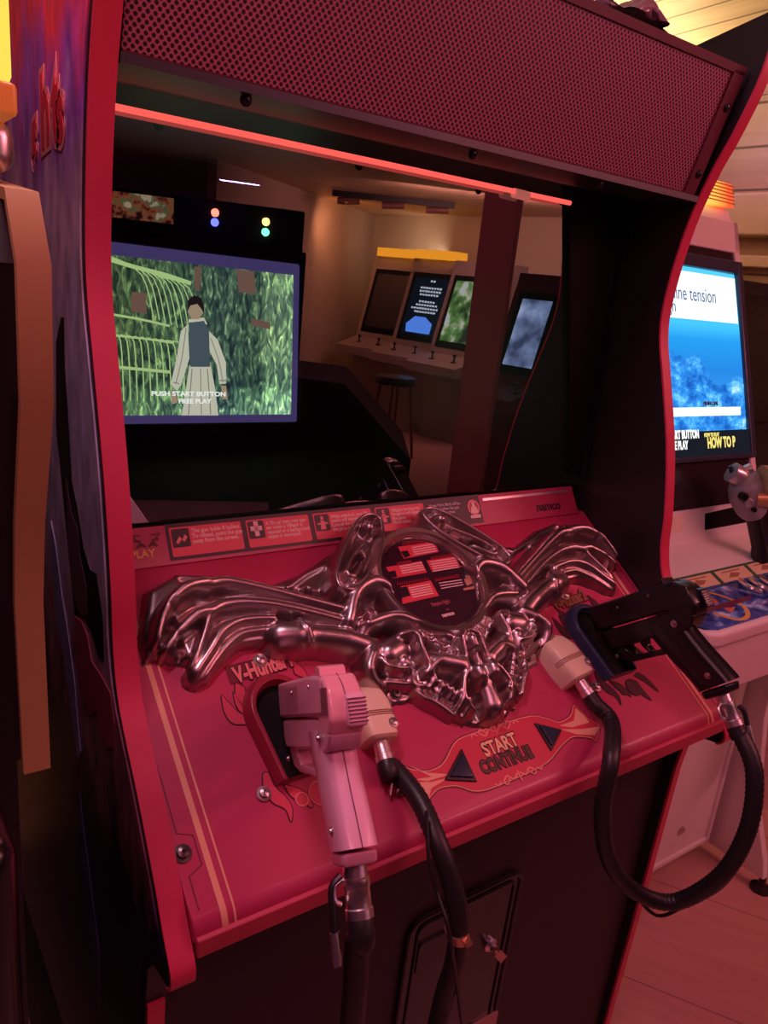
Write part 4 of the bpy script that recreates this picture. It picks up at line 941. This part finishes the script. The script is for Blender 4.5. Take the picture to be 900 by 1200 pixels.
# ------------------------------------------------------------------ fishing cabinet on the right
FX0, FX1 = 1.00, 1.62
FISH = thing('fishing_cabinet', 'white fishing arcade cabinet with blue underwater screen beside the red cabinet', 'arcade machine', (1.31, .55, 0))
hd = [(.345, .885), (.44, .900), (.468, .985), (.688, 1.60), (.70, 1.625), (1.05, 1.625), (1.05, .25), (.36, .25), (.36, .70), (.20, .70)]
sp0 = V((0, .452, .945)); sp1 = V((0, .676, 1.606)); sdir = (sp1 - sp0).normalized(); snn = EX.cross(sdir)
if snn.y > 0: snn = -snn
MFS = frame(sp0, EX, sdir, snn); SL = (sp1 - sp0).length
def fs(q, z=0): p = MFS.inverted() @ at(q, MFS @ V((0, 0, z)), snn); return p.x, p.y
bm = BM(); prism(bm, [(FX0, y, z) for y, z in ((sp0.y, sp0.z), (sp1.y, sp1.z), (.70, 1.64), (1.05, 1.64), (1.05, .30), (.46, .30), (.46, .93))], (FX1 - FX0, 0, 0)); obj('cabinet_body', bm, WHITEPL, FISH, bevel=.006)
y0 = fs((880, 545))[1]; yt = fs((858, 262))[1]
plate('screen_surround', rrect(FX0 + .02, .02, FX1 - .022, SL - .075, .01), MFS, .004, mat('dark_smoked_panel', (.03, .018, .022), .18), FISH)
plates('head_frame', [rect(FX0, 0, FX0 + .02, SL), rect(FX1 - .022, 0, FX1, SL), rect(FX0, SL - .075, FX1, SL)], MFS, .010, mat('pink_white_plastic', (.84, .70, .70), .4), FISH, bevel=.003)
sx1 = fs((866, 420))[0] - .004; sx0 = sx1 - .56; sy0 = fs((860, 532))[1]; sy1 = fs((852, 322))[1]
fr = [rect(sx0 - .03, sy0 - .012, sx0, sy1 + .03), rect(sx1, sy0 - .012, sx1 + .022, sy1 + .03), rect(sx0, sy1, sx1, sy1 + .03), rect(sx0, sy0 - .012, sx1, sy0)]
plates('screen_bezel', fr, MFS @ Matrix.Translation((0, 0, .004)), .014, mat('bezel_blue_black', (.04, .045, .08), .3), FISH, bevel=.004)
def mat_sea():
    m = bpy.data.materials.new('underwater_picture'); m.use_nodes = True; nt, ns, lk = nodes(m); ns.remove(ns['Principled BSDF'])
    tc = ns.new('ShaderNodeTexCoord'); sp = ns.new('ShaderNodeSeparateXYZ'); lk.new(tc.outputs['UV'], sp.inputs[0])
    t = ns.new('ShaderNodeTexNoise'); t.inputs['Scale'].default_value = 9; t.inputs['Detail'].default_value = 8; t.inputs['Roughness'].default_value = .75; lk.new(tc.outputs['UV'], t.inputs['Vector'])
    rk = ramp(nt, [(.38, (.01, .10, .50)), (.5, (.03, .28, .85)), (.58, (.12, .55, 1)), (.68, (.65, .92, 1))]); lk.new(t.outputs['Fac'], rk.inputs[0])
    wa = ramp(nt, [(0, (.08, .45, .95)), (.45, (.02, .24, .75)), (.62, (.02, .33, .85)), (.7, (.06, .55, .95)), (1, (.10, .62, 1))]); lk.new(sp.outputs[1], wa.inputs[0])
    t2 = ns.new('ShaderNodeTexNoise'); t2.inputs['Scale'].default_value = 3.5; t2.inputs['Detail'].default_value = 6; lk.new(tc.outputs['UV'], t2.inputs['Vector'])
    edge = math_n(nt, 'ADD', math_n(nt, 'SUBTRACT', math_n(nt, 'SUBTRACT', .62, sp.outputs[1]), math_n(nt, 'MULTIPLY', sp.outputs[0], .28)), math_n(nt, 'MULTIPLY', math_n(nt, 'SUBTRACT', t2.outputs['Fac'], .4), .55))
    f = ns.new('ShaderNodeMapRange'); lk.new(edge, f.inputs[0]); f.inputs[1].default_value = 0; f.inputs[2].default_value = .03
    mx = ns.new('ShaderNodeMix'); mx.data_type = 'RGBA'; lk.new(f.outputs[0], mx.inputs[0]); lk.new(wa.outputs[0], mx.inputs[6]); lk.new(rk.outputs[0], mx.inputs[7])
    e = ns.new('ShaderNodeEmission'); e.inputs[1].default_value = 1.1; lk.new(mx.outputs[2], e.inputs[0]); lk.new(e.outputs[0], ns['Material Output'].inputs[0]); return m
FSC = uvgrid('screen', sx0, sy0, sx1, sy1, MFS @ Matrix.Translation((0, 0, .006)), mat_sea(), FISH, bulge=.006, label='blue underwater game picture')
MFT = MFS @ Matrix.Translation((0, 0, .0135))
def fy(q): return fs(q, .0135)
ya = fy((850, 378))[1]; yb = fy((850, 325))[1]
plate('message_box', rect(sx0 + .02, ya, sx1 - .012, yb), MFT, .0002, glow('screen_white', (.93, .97, 1), 1.25), FSC)
yc = fy((850, 505))[1]; ye = fy((850, 488))[1]
plate('message_bar', rect(sx0 + .02, fy((845, 487))[1], sx1 - .03, fy((845, 477))[1]), MFT, .0002, glow('screen_white', (.93, .97, 1), 1.25), FSC)
plate('caption_band', rect(sx0, sy0, sx1, fy((850, 504))[1]), MFT, .0003, glow('screen_black', (.012, .012, .02), 1), FSC)
TB = glow('screen_text_blue', (.10, .16, .35), 1)
p = fy((786, 344)); q2 = fy((840, 347))
text('screen_text', 'Fishing line tension', .047, MFS @ Matrix.Translation((q2[0] - .004, (p[1] + q2[1]) / 2 - .014, .0142)), TB, FSC, align='RIGHT', sx=.76)
p = fy((792, 358)); text('screen_text', 'high', .040, MFS @ Matrix.Translation((p[0], p[1] - .014, .0142)), TB, FSC, align='RIGHT', sx=.86)
GW2 = glow('caption_white', (1, 1, .98), 1.2); GY2 = glow('caption_yellow', (.95, .78, .20), 1.1)
p = fy((819, 513)); text('screen_text', 'PUSH START BUTTON', .026, MFS @ Matrix.Translation((p[0], p[1], .0145)), GW2, FSC, align='RIGHT', fat=.0012, sx=.62)
p = fy((806, 526)); text('screen_text', 'FREE PLAY', .026, MFS @ Matrix.Translation((p[0], p[1], .0145)), GW2, FSC, align='RIGHT', fat=.0012, sx=.62)
p = fy((825, 512)); text('screen_text', 'HOW TO PLAY', .012, MFS @ Matrix.Translation((p[0], p[1], .0145)), GY2, FSC, fat=.0006, sx=.72)
p = fy((829, 525)); text('screen_text', 'HOW TO P', .034, MFS @ Matrix.Translation((p[0], p[1], .0145)), GY2, FSC, fat=.0014, sx=.66)
p = fy((824, 473)); text('screen_text', 'FISHING LINE', .012, MFS @ Matrix.Translation((p[0], p[1] - .004, .0145)), mat('screen_text_dark', (.05, .05, .1), .5), FSC, fat=.0006, sx=.8)
# marquee lamp
lampm = bpy.data.materials.new('amber_ribbed_lens'); lampm.use_nodes = True; nt, ns, lk_ = nodes(lampm); ns.remove(ns['Principled BSDF'])
tc = ns.new('ShaderNodeTexCoord'); s_ = ns.new('ShaderNodeSeparateXYZ'); lk_.new(tc.outputs['Object'], s_.inputs[0])
r_ = ramp(nt, [(0, (1, .45, .08)), (.70, (1, .75, .22)), (.82, (1, .50, .08)), (.88, (1, .10, .03))]); lk_.new(math_n(nt, 'SUBTRACT', s_.outputs[0], .7), r_.inputs[0])
e_ = ns.new('ShaderNodeEmission'); e_.inputs[1].default_value = 1.25; lk_.new(r_.outputs[0], e_.inputs[0]); lk_.new(e_.outputs[0], ns['Material Output'].inputs[0])
bm = BM(); prism(bm, [(FX0 + .03, y, z) for y, z in ((.672, 1.640), (.690, 1.695), (.80, 1.705), (.80, 1.640))], (FX1 - FX0 - .05, 0, 0)); LMP = obj('marquee_lamp', bm, lampm, FISH, bevel=.004, label='glowing amber lamp')
bm = BM()
for k in range(6): z = 1.648 + k * .008; yy = .672 + (z - 1.640) * .327; box(bm, (FX0 + .03, yy - .003, z), (FX1 - .02, yy + .002, z + .0022))
obj('lamp_rib', bm, mat('amber_plastic', (.8, .25, .06), .3), LMP)
# front deck and control panel
def fz(q, z): return atZ(q, z)
deck = [(.452, .945), (.43, .905), (.345, .868), (.150, .852), (.150, .80), (.33, .72), (.46, .72)]
bm = BM(); prism(bm, [(FX0 - .0, y, z) for y, z in ((.455, .955), (.440, .890), (.340, .862), (.46, .80))], (FX1 - FX0, 0, 0)); DECK = obj('control_deck', bm, WHITEPL, FISH, bevel=.004)
shelf = [(FX0 + .035, .345), (FX1 + .06, .345), (FX1 + .06, .158), (FX0 + .05, .158), (FX0 + .020, .172), (FX0 + .008, .20), (FX0 + .006, .25)]
bm = BM(); prism(bm, [(x, y, .815) for x, y in shelf], (0, 0, .030)); SHF = obj('control_shelf', bm, mat('pink_white_plastic', (.84, .70, .70), .4), FISH, bevel=.008, seg=3)
def mat_blue():
    m = mat('blue_panel_art', (.02, .04, .16), .18, noise=.0); nt, ns, lk = nodes(m); b = ns['Principled BSDF']
    tc = ns.new('ShaderNodeTexCoord'); t = ns.new('ShaderNodeTexNoise'); t.inputs['Scale'].default_value = 26; t.inputs['Detail'].default_value = 7; lk.new(tc.outputs['Object'], t.inputs['Vector'])
    r = ramp(nt, [(.38, (.012, .02, .17)), (.52, (.05, .12, .50)), (.60, (.22, .38, .80)), (.68, (.75, .8, .95))]); lk.new(t.outputs['Fac'], r.inputs[0]); lk.new(r.outputs[0], b.inputs['Base Color']); return m
ins = [(FX0 + .042, .300), (FX1 + .05, .300), (FX1 + .05, .172), (FX0 + .055, .172), (FX0 + .030, .184), (FX0 + .022, .205), (FX0 + .026, .25)]
bm = BM(); prism(bm, [(x, y, .845) for x, y in ins], (0, 0, .003)); obj('blue_panel_print', bm, mat_blue(), SHF)
MZ = frame((0, 0, .848), EX, EY, EZ)
def zp(l, z=.848): return [tuple(atZ(q, z)[:2]) for q in l]
K9 = lambda l: crop(l, 760, 520, 5.0)
ovp = [(245, 880), (330, 868), (430, 895), (520, 930), (575, 975), (570, 1020), (500, 1030), (420, 1005), (360, 990), (400, 990), (500, 1010), (550, 1005), (545, 970), (480, 930), (400, 900), (320, 885)]
plates('oval_logo_print', [sline(zp(K9([(245, 890), (285, 872), (350, 872), (430, 893), (510, 925), (565, 962), (582, 1000), (565, 1024), (515, 1030), (445, 1014), (380, 994)])), .0045)], MZ, .0006, mat('gold_logo_print', (.75, .40, .10), .35), SHF)
plates('fish_logo_print', [zp(K9([(270, 900), (330, 885), (395, 915), (410, 935), (360, 945), (310, 965), (290, 930)])), zp(K9([(440, 965), (510, 955), (490, 985), (470, 985)]))], MZ, .0005, mat('orange_logo_print', (.75, .16, .05), .35), SHF)
plates('banner_logo_print', [zp(K9([(275, 985), (590, 890), (605, 912), (290, 1008)]))], MZ, .0008, mat('crimson_logo_print', (.16, .02, .06), .35), SHF)
bm = BM()
for k in range(4):
    a = K9([(540 + 62 * k, 800 - 8 * k), (560 + 62 * k, 820 - 8 * k), (610 + 62 * k, 850 - 8 * k), (655 + 62 * k, 870 - 8 * k)]); tube(bm, catmull([atZ(q, .855 + .008 * (i in (1, 2))) for i, q in enumerate(a)], 5), .006, 8)
obj('reel_grip', bm, CHROME, SHF, smooth=True)
# card strip behind the blue panel
bm = BM(); prism(bm, [(FX0 + .02, y, z) for y, z in ((.304, .8455), (.342, .8635), (.342, .8655), (.304, .8475))], (FX1 - FX0, 0, 0)); STC = obj('card_strip', bm, mat('green_card_print', (.05, .16, .07), .3), FISH)
c_n = V((0, -.018, .038)).normalized(); c_d = V((0, .038, .018)).normalized(); MCS = frame((0, .304, .8477), EX, c_d, c_n)
for k in range(5):
    x = FX0 + .035 + .128 * k
    plate('picture_card', rect(x, .004, x + .114, .036), MCS, .0006, mat('cream_card_print', (.80, .66, .42), .4), STC)
    plates('card_figure', [[(x + .03, .014), (x + .06, .011), (x + .08, .020), (x + .05, .026)], rect(x + .02, .028, x + .09, .031)], MCS @ Matrix.Translation((0, 0, .0006)), .0004, mat('brown_card_print', (.4, .2, .12), .4), STC)
    plate('card_band', rect(x, -.001, x + .114, .004), MCS, .0006, mat('blue_card_print', (.04, .12, .4), .4), STC)
# vertical riser: coin slot plate, cards, black panel
rd_ = (V((0, .455, .955)) - V((0, .440, .890))).normalized(); rnn = V((0, -rd_.z, rd_.y)); MRZ = frame((0, .440, .890), EX, rd_, rnn)
def rz(q): p = MRZ.inverted() @ at(q, (0, .440, .890), rnn); return p.x, p.y
for l, nm, m in (([(782, 606), (800, 603), (800, 622), (780, 627)], 'riser_label', mat('pale_label', (.85, .75, .6), .5)), ([(826, 602), (874, 591), (874, 612), (826, 621)], 'riser_panel', MATTE)):
    plate(nm, [rz(q) for q in l], MRZ, .002, m, DECK)
plate('coin_slot', [rz(q) for q in ((789, 595), (801, 592), (801, 597), (789, 599))], MRZ, .003, BLKPL, DECK)
slab('base_box', (FX0 + .02, .345, .10), (FX1 - .04, 1.0, .82), WHITEPL, FISH)
bm = BM(); box(bm, (FX0 + .02, .17, .700), (FX1 - .02, .345, .815)); obj('shelf_apron', bm, mat('pink_white_plastic', (.84, .70, .70), .4), FISH, bevel=.006)
BXR = 1.60
bm = BM(); prism(bm, [(BXR, y, z) for y, z in ((.19, .035), (.36, .035), (.36, .70), (.30, .70), (.292, .45), (.255, .22), (.20, .08))], (.022, 0, 0)); obj('leg_panel', bm, WHITEPL, FISH, bevel=.003)
bm = BM(); prism(bm, [(FX0 + .02, y, z) for y, z in ((.19, .035), (.36, .035), (.36, .70), (.30, .70), (.292, .45), (.255, .22), (.20, .08))], (.022, 0, 0)); obj('leg_panel', bm, WHITEPL, FISH, bevel=.003)
slab('post', (BXR - .06, .19, .42), (BXR, .24, .71), WHITEPL, FISH, bevel=.003)
def dq(q): p = atY(q, .343); return p.x, p.z
dx0, dx1 = 1.27, dq((838, 930))[0]; dz1 = dq((840, 905))[1]
DR = plate('service_door', rect(dx0, .075, 1.56, .42), frame((0, .345, 0), EX, EZ, -EY), .006, WHITEPL, FISH, bevel=.002)
plates('door_moulding', [rect(dx0 - .012, .06, dx0, .44), rect(1.56, .06, 1.575, .44), rect(dx0, .42, 1.56, .44), rect(dx0, .06, 1.56, .075)], frame((0, .345, 0), EX, EZ, -EY), .012, WHITEPL, DR, bevel=.003)
k_ = dq((796, 971)); bm = BM(); lathe(bm, [(.010, 0), (.010, .006), (.006, .008), (0, .009)], frame((k_[0], .339, k_[1]), EX, EZ, -EY), 16); obj('door_lock', bm, STEEL, DR, smooth=True)
for x, y in ((1.61, .195), (1.61, .95), (1.03, .95)):
    bm = BM(); lathe(bm, [(0, 0), (.026, 0), (.026, .008), (.010, .014), (.008, .036), (0, .036)], frame((x, y, 0), EX, EY, EZ), 18); obj('levelling_foot', bm, BLKPL, FISH, smooth=True)
for x in (FX0 + .04, FX1 - .10): slab('plinth', (x, .4, .0), (x + .05, .95, .11), BLACK, FISH)
# rod controller
RODP = atZ((897, 655), .868)
ROD = thing('fishing_controller', 'grey fishing rod controller standing on the white cabinet deck', 'game controller', tuple(RODP))
dist = (RODP - CAM).length; S1 = dist / 900
cvx = RX.copy(); cvx.z = 0; cvx.normalize(); cvy = V((-cvx.y, cvx.x, 0))
def rp(q, dd=0):            # the controller stands upright in a plane facing the aisle
    nrm = cvy; p = at(q, RODP + nrm * dd, nrm); return p
bm = BM(); pth = [rp((893, 656)), rp((890, 635)), rp((886, 615)), rp((883, 600))]
tube(bm, catmull(pth, 4), [.022] * 3 + [.019] * 10, 14); obj('handle', bm, BLKPL, ROD, smooth=True)
bm = BM(); pth = [rp((884, 606)), rp((880, 592)), rp((876, 575)), rp((874, 563)), rp((871, 556))]
tube(bm, catmull(pth, 5), [.020, .024, .028, .032, .035, .037, .039, .040, .041, .041, .040, .040, .039, .037, .034, .031, .030, .028, .026, .022, .018], 18); obj('controller_body', bm, GREYPL, ROD, smooth=True)
bm = BM(); tube(bm, [rp((869, 560)), rp((862, 556)), rp((857, 553))], [.022, .024, .023], 16); tube(bm, [rp((872, 552)), rp((880, 549))], [.012, .013], 12); obj('rod_socket', bm, mat('silver_plastic', (.6, .58, .6), .25, metal=.6), ROD, smooth=True)
bm = BM(); tube(bm, [rp((858, 554)), rp((856, 546))], .005, 8); obj('rod_tip', bm, BLKPL, ROD, smooth=True)
bm = BM(); tube(bm, [rp((893, 563), -.02), rp((910, 563), -.02)], .034, 16); tube(bm, [rp((884, 585), -.03), rp((905, 585), -.03)], .018, 12); obj('reel', bm, mat('gold_plastic', (.62, .38, .18), .3, metal=.4), ROD, smooth=True)
for q, r in (((871, 582), .010), ((876, 589), .011), ((883, 597), .006)):
    p = rp(q, -.036); bm = BM(); lathe(bm, [(r, -.006), (r, .006), (r * .7, .009), (r * .6, .007), (0, .007)], frame(p, cvx, EZ, -cvy), 16); obj('controller_button', bm, GREYPL if r > .0105 else BLKPL, ROD, smooth=True)

# dark cabinet beyond, on the far right
DK = thing('dark_cabinet', 'tall black arcade cabinet in shadow at the right edge behind the fishing cabinet', 'arcade machine', (2.1, .8, 0))
bm = BM(); prism(bm, [(1.88, y, z) for y, z in ((.62, 0), (1.15, 0), (1.15, 1.50), (.88, 1.50), (.80, 1.05), (.62, .90))], (.5, 0, 0)); obj('cabinet_body', bm, BLACK, DK, bevel=.006)
bm = BM(); prism(bm, [(1.90, y, z) for y, z in ((.80, 1.08), (.87, 1.46), (.862, 1.46), (.792, 1.08))], (.46, 0, 0)); obj('screen', bm, GLOSSB, DK)

# ------------------------------------------------------------------ yellow trimmed cabinet at the left edge
YC = thing('yellow_trimmed_cabinet', 'dark arcade cabinet with ochre yellow trim cut by the left edge', 'arcade machine', (-.38, .5, 0))
yp = [(.06, 1.418), (-.050, 1.408), (-.070, 1.378), (-.068, 1.31), (-.038, 1.235), (-.027, 1.18), (-.034, 1.065)]
bm = BM(); prism(bm, [(-.62, y + .012, z) for y, z in yp] + [(-.62, .06, 1.04), (-.62, .06, 0), (-.62, .95, 0), (-.62, .95, 1.60), (-.62, .08, 1.60)], (.495, 0, 0)); tri(bm); obj('cabinet_body', bm, BLACK, YC)
bm = BM(); rows = []
for y, z in [(.10, 1.42)] + yp: rows.append((y, z))
bm.free(); yt = trim_band(-.137, -.121, rows, YC, .006, 'yellow_trim'); yt.data.materials[0] = YELTRIM
bm = BM(); box(bm, (-.22, .0, 1.424), (-.121, .07, 1.452)); obj('chrome_bracket', bm, CHROME, YC, bevel=.010, seg=4)
bm = BM(); box(bm, (-.40, .005, 1.470), (-.121, .10, 1.60)); sb_ = BM(); box(sb_, (-.40, -.002, 1.453), (-.120, .09, 1.470)); obj('sign_base', sb_, mat('amber_sign_base', (.6, .16, .04), .3, emit=.25, ecol=(1, .25, .05)), YC, bevel=.003)
obj('marquee_sign', bm, glow('yellow_marquee_glow', (1, .62, .08), 1.25), YC, bevel=.004)
bm = BM(); box(bm, (-.40, -.05, .80), (-.142, .05, 1.02)); obj('speaker_box', bm, GLOSSB, YC, bevel=.02, seg=4)

# ------------------------------------------------------------------ the far side of the room, seen in the glass
def yaw_to(p, off=0):
    d = V((.3, .4, 0)) - p; return math.atan2(d.y, d.x) + math.pi / 2 + off
def far_cab(name, label, loc, rz, lampc, pic, text_rows, group=None, hgt=1.66, w=.60, trimm=None):
    root = thing(name, label, 'arcade machine', tuple(loc), rz, group); MR = WMAT[root.name]
    def T(x, y, z): return MR @ V((x, y, z))
    k = hgt / 1.6
    prof_ = [(-.05, 0), (-.05, .62), (-.36, .64), (-.36, .72), (-.05, .80), (.16, 1.50 * k), (.18, 1.58 * k), (.50, 1.58 * k), (.50, 0)]
    bm = BM(); prism(bm, [T(-w / 2, y, z) for y, z in prof_], MR.to_3x3() @ V((w, 0, 0))); tri(bm); obj('cabinet_body', bm, trimm or mat('grey_white_plastic', (.34, .27, .24), .5), root)
    a = V((0, -.05, .80)); b = V((0, .16, 1.50 * k)); dd = (b - a).normalized(); nn = EX.cross(dd)
    if nn.y > 0: nn = -nn
    MSn = MR @ frame(a, EX, dd, nn); L = (b - a).length
    plate('screen_surround', rect(-w / 2 + .05, .06, w / 2 - .05, L - .05), MSn, .006, MATTE, root)
    plate('screen', rect(-w / 2 + .09, .12, w / 2 - .09, L - .10), MSn @ Matrix.Translation((0, 0, .006)), .003, pic, root)
    if text_rows:
        pl = []; z = L - .14
        for wd in text_rows:
            if wd: pl += [rect(-wd / 2 + j * .034, z, -wd / 2 + j * .034 + .024, z + .018) for j in range(int(wd / .034))]
            z -= .034
        plates('screen_text', pl, MSn @ Matrix.Translation((0, 0, .0095)), .001, glow('far_text_glow', (.75, .85, 1), 1.6), root)
        plate('screen_picture', [(-.15, .14), (.15, .14), (.17, .22), (.08, .30), (-.05, .30), (-.15, .24)], MSn @ Matrix.Translation((0, 0, .0095)), .001, glow('far_blue_glow', (.10, .28, 1), 2.2), root)
    if lampc: 
        bm = BM(); box(bm, (-w / 2 + .07, .10, 1.58 * k), (w / 2 - .07, .34, 1.66 * k), MR); obj('marquee_lamp', bm, lampc, root)
    bm = BM()
    for x in (-.14, .12):
        lathe(bm, [(0, .0), (.03, 0), (.03, .01), (.007, .012), (.007, .05), (0, .05)], MR @ frame((x, -.2, .755), EX, EY, EZ), 10); lathe(bm, [(0, .045), (.018, .055), (.018, .07), (0, .082)], MR @ frame((x, -.2, .755), EX, EY, EZ), 10)
    obj('joystick', bm, BLKPL, root, smooth=True)
    return root
AMB = glow('far_amber_glow', (1, .36, .025), 2.4)
def noisepic(nm, cols, sc, s):
    m = bpy.data.materials.new(nm); m.use_nodes = True; nt, ns, lk = nodes(m); ns.remove(ns['Principled BSDF'])
    tc = ns.new('ShaderNodeTexCoord'); t = ns.new('ShaderNodeTexNoise'); t.inputs['Scale'].default_value = sc; t.inputs['Detail'].default_value = 5; lk.new(tc.outputs['Object'], t.inputs['Vector'])
    r = ramp(nt, cols); lk.new(t.outputs['Fac'], r.inputs[0]); e = ns.new('ShaderNodeEmission'); e.inputs[1].default_value = s; lk.new(r.outputs[0], e.inputs[0]); lk.new(e.outputs[0], ns['Material Output'].inputs[0]); return m
ROT = math.radians(0)
def far_rz(p, extra): return yaw_to(p) + math.radians(-extra)
p = vir(452, 8.3); far_cab('upright_cabinet', 'pale upright cabinet with switched-off screen and amber lamp, reflected in the glass', p, far_rz(p, -38), AMB, mat('dead_screen', (.04, .03, .045), .2), None, group='upright cabinets along the far wall')
p = vir(497, 7.75); far_cab('upright_cabinet', 'pale upright cabinet with white text and blue picture on black, reflected in the glass', p, far_rz(p, -38), AMB, glow('far_black_glow', (.01, .012, .03), 1), [.10, 0, .30, .30, .26, 0, .22, .30, .34, .30], group='upright cabinets along the far wall')
p = vir(546, 7.2); far_cab('upright_cabinet', 'pale upright cabinet with green road picture, reflected in the glass', p, far_rz(p, -38), None, noisepic('green_road_picture', [(.35, (.02, .03, .02)), (.5, (.10, .22, .06)), (.6, (.5, .5, .4)), (.7, (.15, .35, .9))], 7, 2.2), None, group='upright cabinets along the far wall')
p = vir(622, 5.5); far_cab('red_sided_cabinet', 'black cabinet with red sides and blue-grey screen, reflected right of the post', p, far_rz(p, -30), None, noisepic('blue_grey_picture', [(.35, (.05, .07, .16)), (.55, (.22, .30, .55)), (.7, (.5, .6, .9))], 6, 1.8), None, hgt=1.56, w=.42, trimm=mat('red_black_board', (.18, .02, .03), .4))
# wooden post
p = vir(578, 2.55); rz_ = yaw_to(p)
bm = BM(); box(bm, (-.055, -.055, 0), (.055, .055, CZ), Matrix.Translation(p) @ Matrix.Rotation(rz_, 4, 'Z')); o = obj('trim_3', bm, mat('dark_red_post', (.28, .05, .07), .5), struct=True, bevel=.004)
# stool in front of the far row
p = vir(476, 6.3); st_ = thing('bar_stool', 'dark round stool standing before the far row of cabinets, reflected in the glass', 'stool', tuple(p))
bm = BM(); lathe(bm, [(0, .60), (.17, .60), (.18, .63), (.16, .66), (0, .67)], Matrix.Translation(p), 20); obj('seat', bm, BLKPL, st_, smooth=True)
for k in range(4):
    a = math.pi / 4 + k * math.pi / 2; bm = BM(); tube(bm, [p + V((.12 * math.cos(a), .12 * math.sin(a), .61)), p + V((.20 * math.cos(a), .20 * math.sin(a), .0))], .012, 8); obj('leg', bm, mat('red_brown_leg', (.25, .06, .05), .4), st_, smooth=True)
# low dark sloped cabinet reflected at the lower left
pa = vir(330, 2.5); pb = vir(414, 2.5); pc = vir(505, 2.5)
LC = thing('low_cabinet', 'low black cabinet with sloping end, reflected below the game picture', 'arcade machine', tuple((pa + pc) / 2))
nrm = V((pc - pa).yx.to_3d()); nrm = V((-(pc - pa).y, (pc - pa).x, 0)).normalized()
if nrm.dot(V((.3, .4, 0)) - pa) > 0: nrm = -nrm
bm = BM(); prism(bm, [pa, pa + EZ * 1.07, pb + EZ * 1.06, pc + EZ * .83, pc], nrm * .5); obj('cabinet_body', bm, MATTE, LC, bevel=.004)
# double cabinet with lit sign and coloured lamps
pd = vir(228, 4.6); rz_ = yaw_to(pd); TC = thing('twin_cabinet', 'tall black cabinet with lit picture sign and four coloured lamps, reflected upper left', 'arcade machine', tuple(pd), rz_); MR = WMAT[TC.name]
bm = BM(); box(bm, (-.62, 0, 0), (.50, .6, 1.50), MR); box(bm, (-.60, .02, 1.50), (.48, .5, 1.72), MR); obj('cabinet_body', bm, MATTE, TC, bevel=.01)
bm = BM(); box(bm, (.12, -.006, 1.57), (.46, .03, 1.70), MR); obj('picture_sign', bm, noisepic('sign_picture', [(.4, (.03, .01, .01)), (.5, (.5, .12, .06)), (.58, (.1, .2, .08)), (.66, (.8, .6, .4))], 18, .9), TC)
for x, z, c_, nm in ((-.10, 1.655, (1, .18, .12), 'red'), (-.10, 1.605, (.10, .12, 1), 'blue'), (-.38, 1.64, (1, .62, .15), 'amber'), (-.38, 1.585, (.12, 1, .4), 'green')):
    bm = BM(); lathe(bm, [(0, -.004), (.022, 0), (.020, .012), (.010, .02), (0, .022)], MR @ frame((x, .012, z), EX, EZ, -EY), 16); obj('signal_lamp', bm, glow(nm + '_lamp_glow', c_, 9), TC, smooth=True, label=nm + ' lamp')
area('violet_lamp_light', tuple(MR @ V((-.2, -.25, 1.80))), tuple(MR @ V((-.2, -.3, 2.2))), .2, .1, (.35, .15, 1), 8)
# ceiling fixture seen in the glass
pe = vir(452, 7.4); F = thing('ceiling_spotlight_bar', 'dark bar of spotlights under the plank ceiling, reflected in the glass', 'light fixture', (pe.x, pe.y, CZ))
bm = BM(); Mx = Matrix.Translation((pe.x, pe.y, CZ)) @ Matrix.Rotation(yaw_to(pe), 4, 'Z'); box(bm, (-.55, -.02, -.05), (.55, .02, -.0), Mx); obj('bar', bm, BLACK, F)
for x in (-.4, 0, .4):
    bm = BM(); tube(bm, [Mx @ V((x - .1, 0, -.07)), Mx @ V((x + .1, 0, -.085))], .03, 10); obj('spotlight', bm, mat('bronze_spot', (.2, .08, .06), .4), F, smooth=True)
